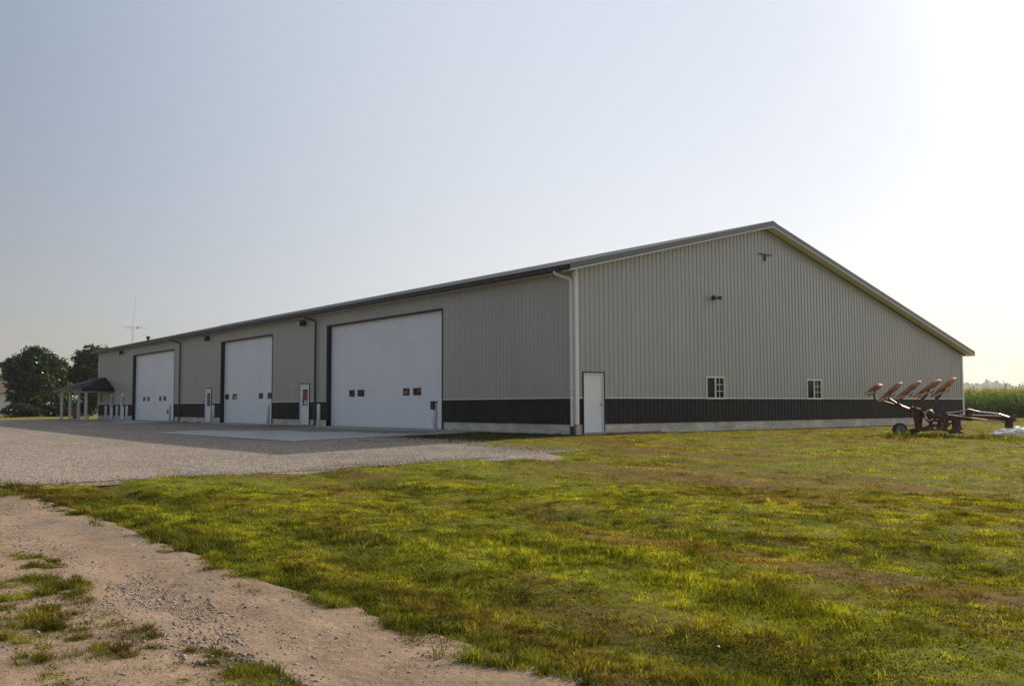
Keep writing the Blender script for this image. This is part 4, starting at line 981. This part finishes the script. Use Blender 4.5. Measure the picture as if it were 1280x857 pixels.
# dandelion-like seed heads near the lane
for (x, y) in ((-17.11, -20.12),):
    z = float(terr(x, y)); t = thing('seed_head', 'white seed head standing in the foreground grass', 'weed', (x, y, z))
    b = MB(); b.tube([(0, 0, -.02), (.02, .01, .07), (.05, .0, .10)], .0018, 5); b.build('stem', M['bark'], t)
    b = MB(); b.lathe([(.001, -.006), (.007, -.004), (.010, 0), (.006, .004), (.001, .005)], Matrix.Translation((.05, 0, .11)), 10); b.build('flower', M['plastic'], t, True)

# ------------------------------------------------------------------ light, sky, camera
SUN_EL, SUN_AZ = 29.6, 88.5        # azimuth from +Y towards +X
sunv = Vector((math.cos(R(SUN_EL)) * math.sin(R(SUN_AZ)), math.cos(R(SUN_EL)) * math.cos(R(SUN_AZ)), math.sin(R(SUN_EL))))
sl = bpy.data.lights.new('sun', 'SUN'); sl.energy = 5.0; sl.angle = R(.6); sl.color = (1, .87, .70)
so2 = bpy.data.objects.new('sun', sl); COL.objects.link(so2); so2.rotation_euler = sunv.to_track_quat('Z', 'Y').to_euler(); so2.location = sunv * 200
w = bpy.data.worlds.new('World'); scene.world = w; w.use_nodes = True
nt = w.node_tree; bg = nt.nodes['Background']
sky = nt.nodes.new('ShaderNodeTexSky'); sky.sky_type = 'NISHITA'; sky.sun_disc = False
sky.sun_elevation = R(SUN_EL); sky.sun_rotation = R(SUN_AZ); sky.air_density = 1.0; sky.dust_density = 2.0; sky.ozone_density = 1.0; sky.altitude = 200
hs = nt.nodes.new('ShaderNodeHueSaturation'); hs.inputs['Saturation'].default_value = 1.4; hs.inputs['Value'].default_value = .36
nt.links.new(sky.outputs[0], hs.inputs['Color'])
# summer haze: a broad pale glow of the air round the sun and a whitish band along the horizon
def _n(t, **k):
    n = nt.nodes.new(t)
    for a_, v_ in k.items(): setattr(n, a_, v_)
    return n
tcw = _n('ShaderNodeTexCoord'); dt = _n('ShaderNodeVectorMath', operation='DOT_PRODUCT'); dt.inputs[1].default_value = tuple(sunv)
nt.links.new(tcw.outputs['Generated'], dt.inputs[0])
c0 = _n('ShaderNodeMapRange'); c0.interpolation_type = 'SMOOTHSTEP'; c0.inputs['From Min'].default_value = .05; c0.inputs['From Max'].default_value = .80; c0.inputs['To Min'].default_value = .31; c0.inputs['To Max'].default_value = .92; nt.links.new(dt.outputs['Value'], c0.inputs['Value'])
pw_ = _n('ShaderNodeMath', operation='POWER'); pw_.inputs[1].default_value = 1.0; nt.links.new(c0.outputs[0], pw_.inputs[0])
bk = _n('ShaderNodeMapRange'); bk.inputs['From Min'].default_value = .15; bk.inputs['From Max'].default_value = -1; bk.inputs['To Min'].default_value = .27; bk.inputs['To Max'].default_value = .42
nt.links.new(dt.outputs['Value'], bk.inputs['Value'])
mxm = _n('ShaderNodeMath', operation='MAXIMUM'); nt.links.new(pw_.outputs[0], mxm.inputs[0]); nt.links.new(bk.outputs[0], mxm.inputs[1])
cl_ = _n('ShaderNodeMath', operation='MAXIMUM'); cl_.inputs[1].default_value = 0; nt.links.new(dt.outputs['Value'], cl_.inputs[0])
au = _n('ShaderNodeMath', operation='POWER'); au.inputs[1].default_value = 40; nt.links.new(cl_.outputs[0], au.inputs[0])
am = _n('ShaderNodeMath', operation='MULTIPLY_ADD'); am.inputs[1].default_value = 6.0; nt.links.new(au.outputs[0], am.inputs[0]); nt.links.new(mxm.outputs[0], am.inputs[2])
hz = _n('ShaderNodeVectorMath', operation='SCALE'); hz.inputs[0].default_value = (5.9, 6.6, 7.6); nt.links.new(am.outputs[0], hz.inputs['Scale'])
sxyz = _n('ShaderNodeSeparateXYZ'); nt.links.new(tcw.outputs['Generated'], sxyz.inputs[0])
ab = _n('ShaderNodeMath', operation='ABSOLUTE'); nt.links.new(sxyz.outputs['Z'], ab.inputs[0])
hb = _n('ShaderNodeMapRange', interpolation_type='SMOOTHSTEP'); hb.inputs['From Min'].default_value = .45; hb.inputs['From Max'].default_value = 0; hb.inputs['To Max'].default_value = 1.0
nt.links.new(ab.outputs[0], hb.inputs['Value'])
hv = _n('ShaderNodeVectorMath', operation='SCALE'); hv.inputs[0].default_value = (1.1, .55, .05); nt.links.new(hb.outputs[0], hv.inputs['Scale'])
ad = _n('ShaderNodeVectorMath', operation='ADD'); nt.links.new(hs.outputs[0], ad.inputs[0]); nt.links.new(hz.outputs[0], ad.inputs[1])
ad2 = _n('ShaderNodeVectorMath', operation='ADD'); nt.links.new(ad.outputs[0], ad2.inputs[0]); nt.links.new(hv.outputs[0], ad2.inputs[1])
wm = _n('ShaderNodeMapRange', interpolation_type='SMOOTHSTEP'); wm.inputs['From Min'].default_value = .30; wm.inputs['From Max'].default_value = .68; nt.links.new(dt.outputs['Value'], wm.inputs['Value'])
wv2 = _n('ShaderNodeVectorMath', operation='SCALE'); wv2.inputs[0].default_value = (.5, .1, -.5); nt.links.new(wm.outputs[0], wv2.inputs['Scale'])
ad3 = _n('ShaderNodeVectorMath', operation='ADD'); nt.links.new(ad2.outputs[0], ad3.inputs[0]); nt.links.new(wv2.outputs[0], ad3.inputs[1])
nt.links.new(ad3.outputs[0], bg.inputs['Color']); bg.inputs['Strength'].default_value = .10
scene.view_settings.view_transform = 'Standard'; scene.view_settings.look = 'None'; scene.view_settings.gamma = 1; scene.view_settings.exposure = 0.0
scene.view_settings.use_curve_mapping = False

hm = bpy.data.materials.new('air'); hm.use_nodes = True; hn = hm.node_tree; hn.nodes.remove(hn.nodes['Principled BSDF'])
pv = hn.nodes.new('ShaderNodeVolumePrincipled'); pv.inputs['Density'].default_value = .00022; pv.inputs['Color'].default_value = (.93, .95, .97, 1); pv.inputs['Anisotropy'].default_value = .35
hn.links.new(pv.outputs[0], hn.nodes['Material Output'].inputs['Volume'])
hb_ = MB(); hb_.box(-4300, 4300, -4300, 4300, -3, 40); ho = hb_.build('haze', hm); tag(ho, 'thin pale summer haze over the fields', 'haze', kind='stuff')
cd = bpy.data.cameras.new('camera'); co = bpy.data.objects.new('camera', cd); COL.objects.link(co)
yaw, pit, rol = R(38.1999), R(3.8803), R(-.2335)
fw = Vector((math.sin(yaw) * math.cos(pit), math.cos(yaw) * math.cos(pit), math.sin(pit)))
r0 = Vector((math.cos(yaw), -math.sin(yaw), 0)); u0 = r0.cross(fw)
r2 = r0 * math.cos(rol) + u0 * math.sin(rol); u2 = -r0 * math.sin(rol) + u0 * math.cos(rol)
mx = Matrix((r2, u2, -fw)).transposed().to_4x4(); mx.translation = (CAMX, CAMY, CAMZ)
co.matrix_world = mx; cd.sensor_fit = 'HORIZONTAL'; cd.sensor_width = 36; cd.lens = 1162.01 / 1280 * 36; cd.clip_start = .05; cd.clip_end = 9000
scene.camera = co
scene.cycles.use_denoising = True
scene.cycles.max_bounces = 6; scene.cycles.transparent_max_bounces = 6; scene.cycles.diffuse_bounces = 3; scene.cycles.glossy_bounces = 3
scene.cycles.caustics_reflective = False; scene.cycles.caustics_refractive = False
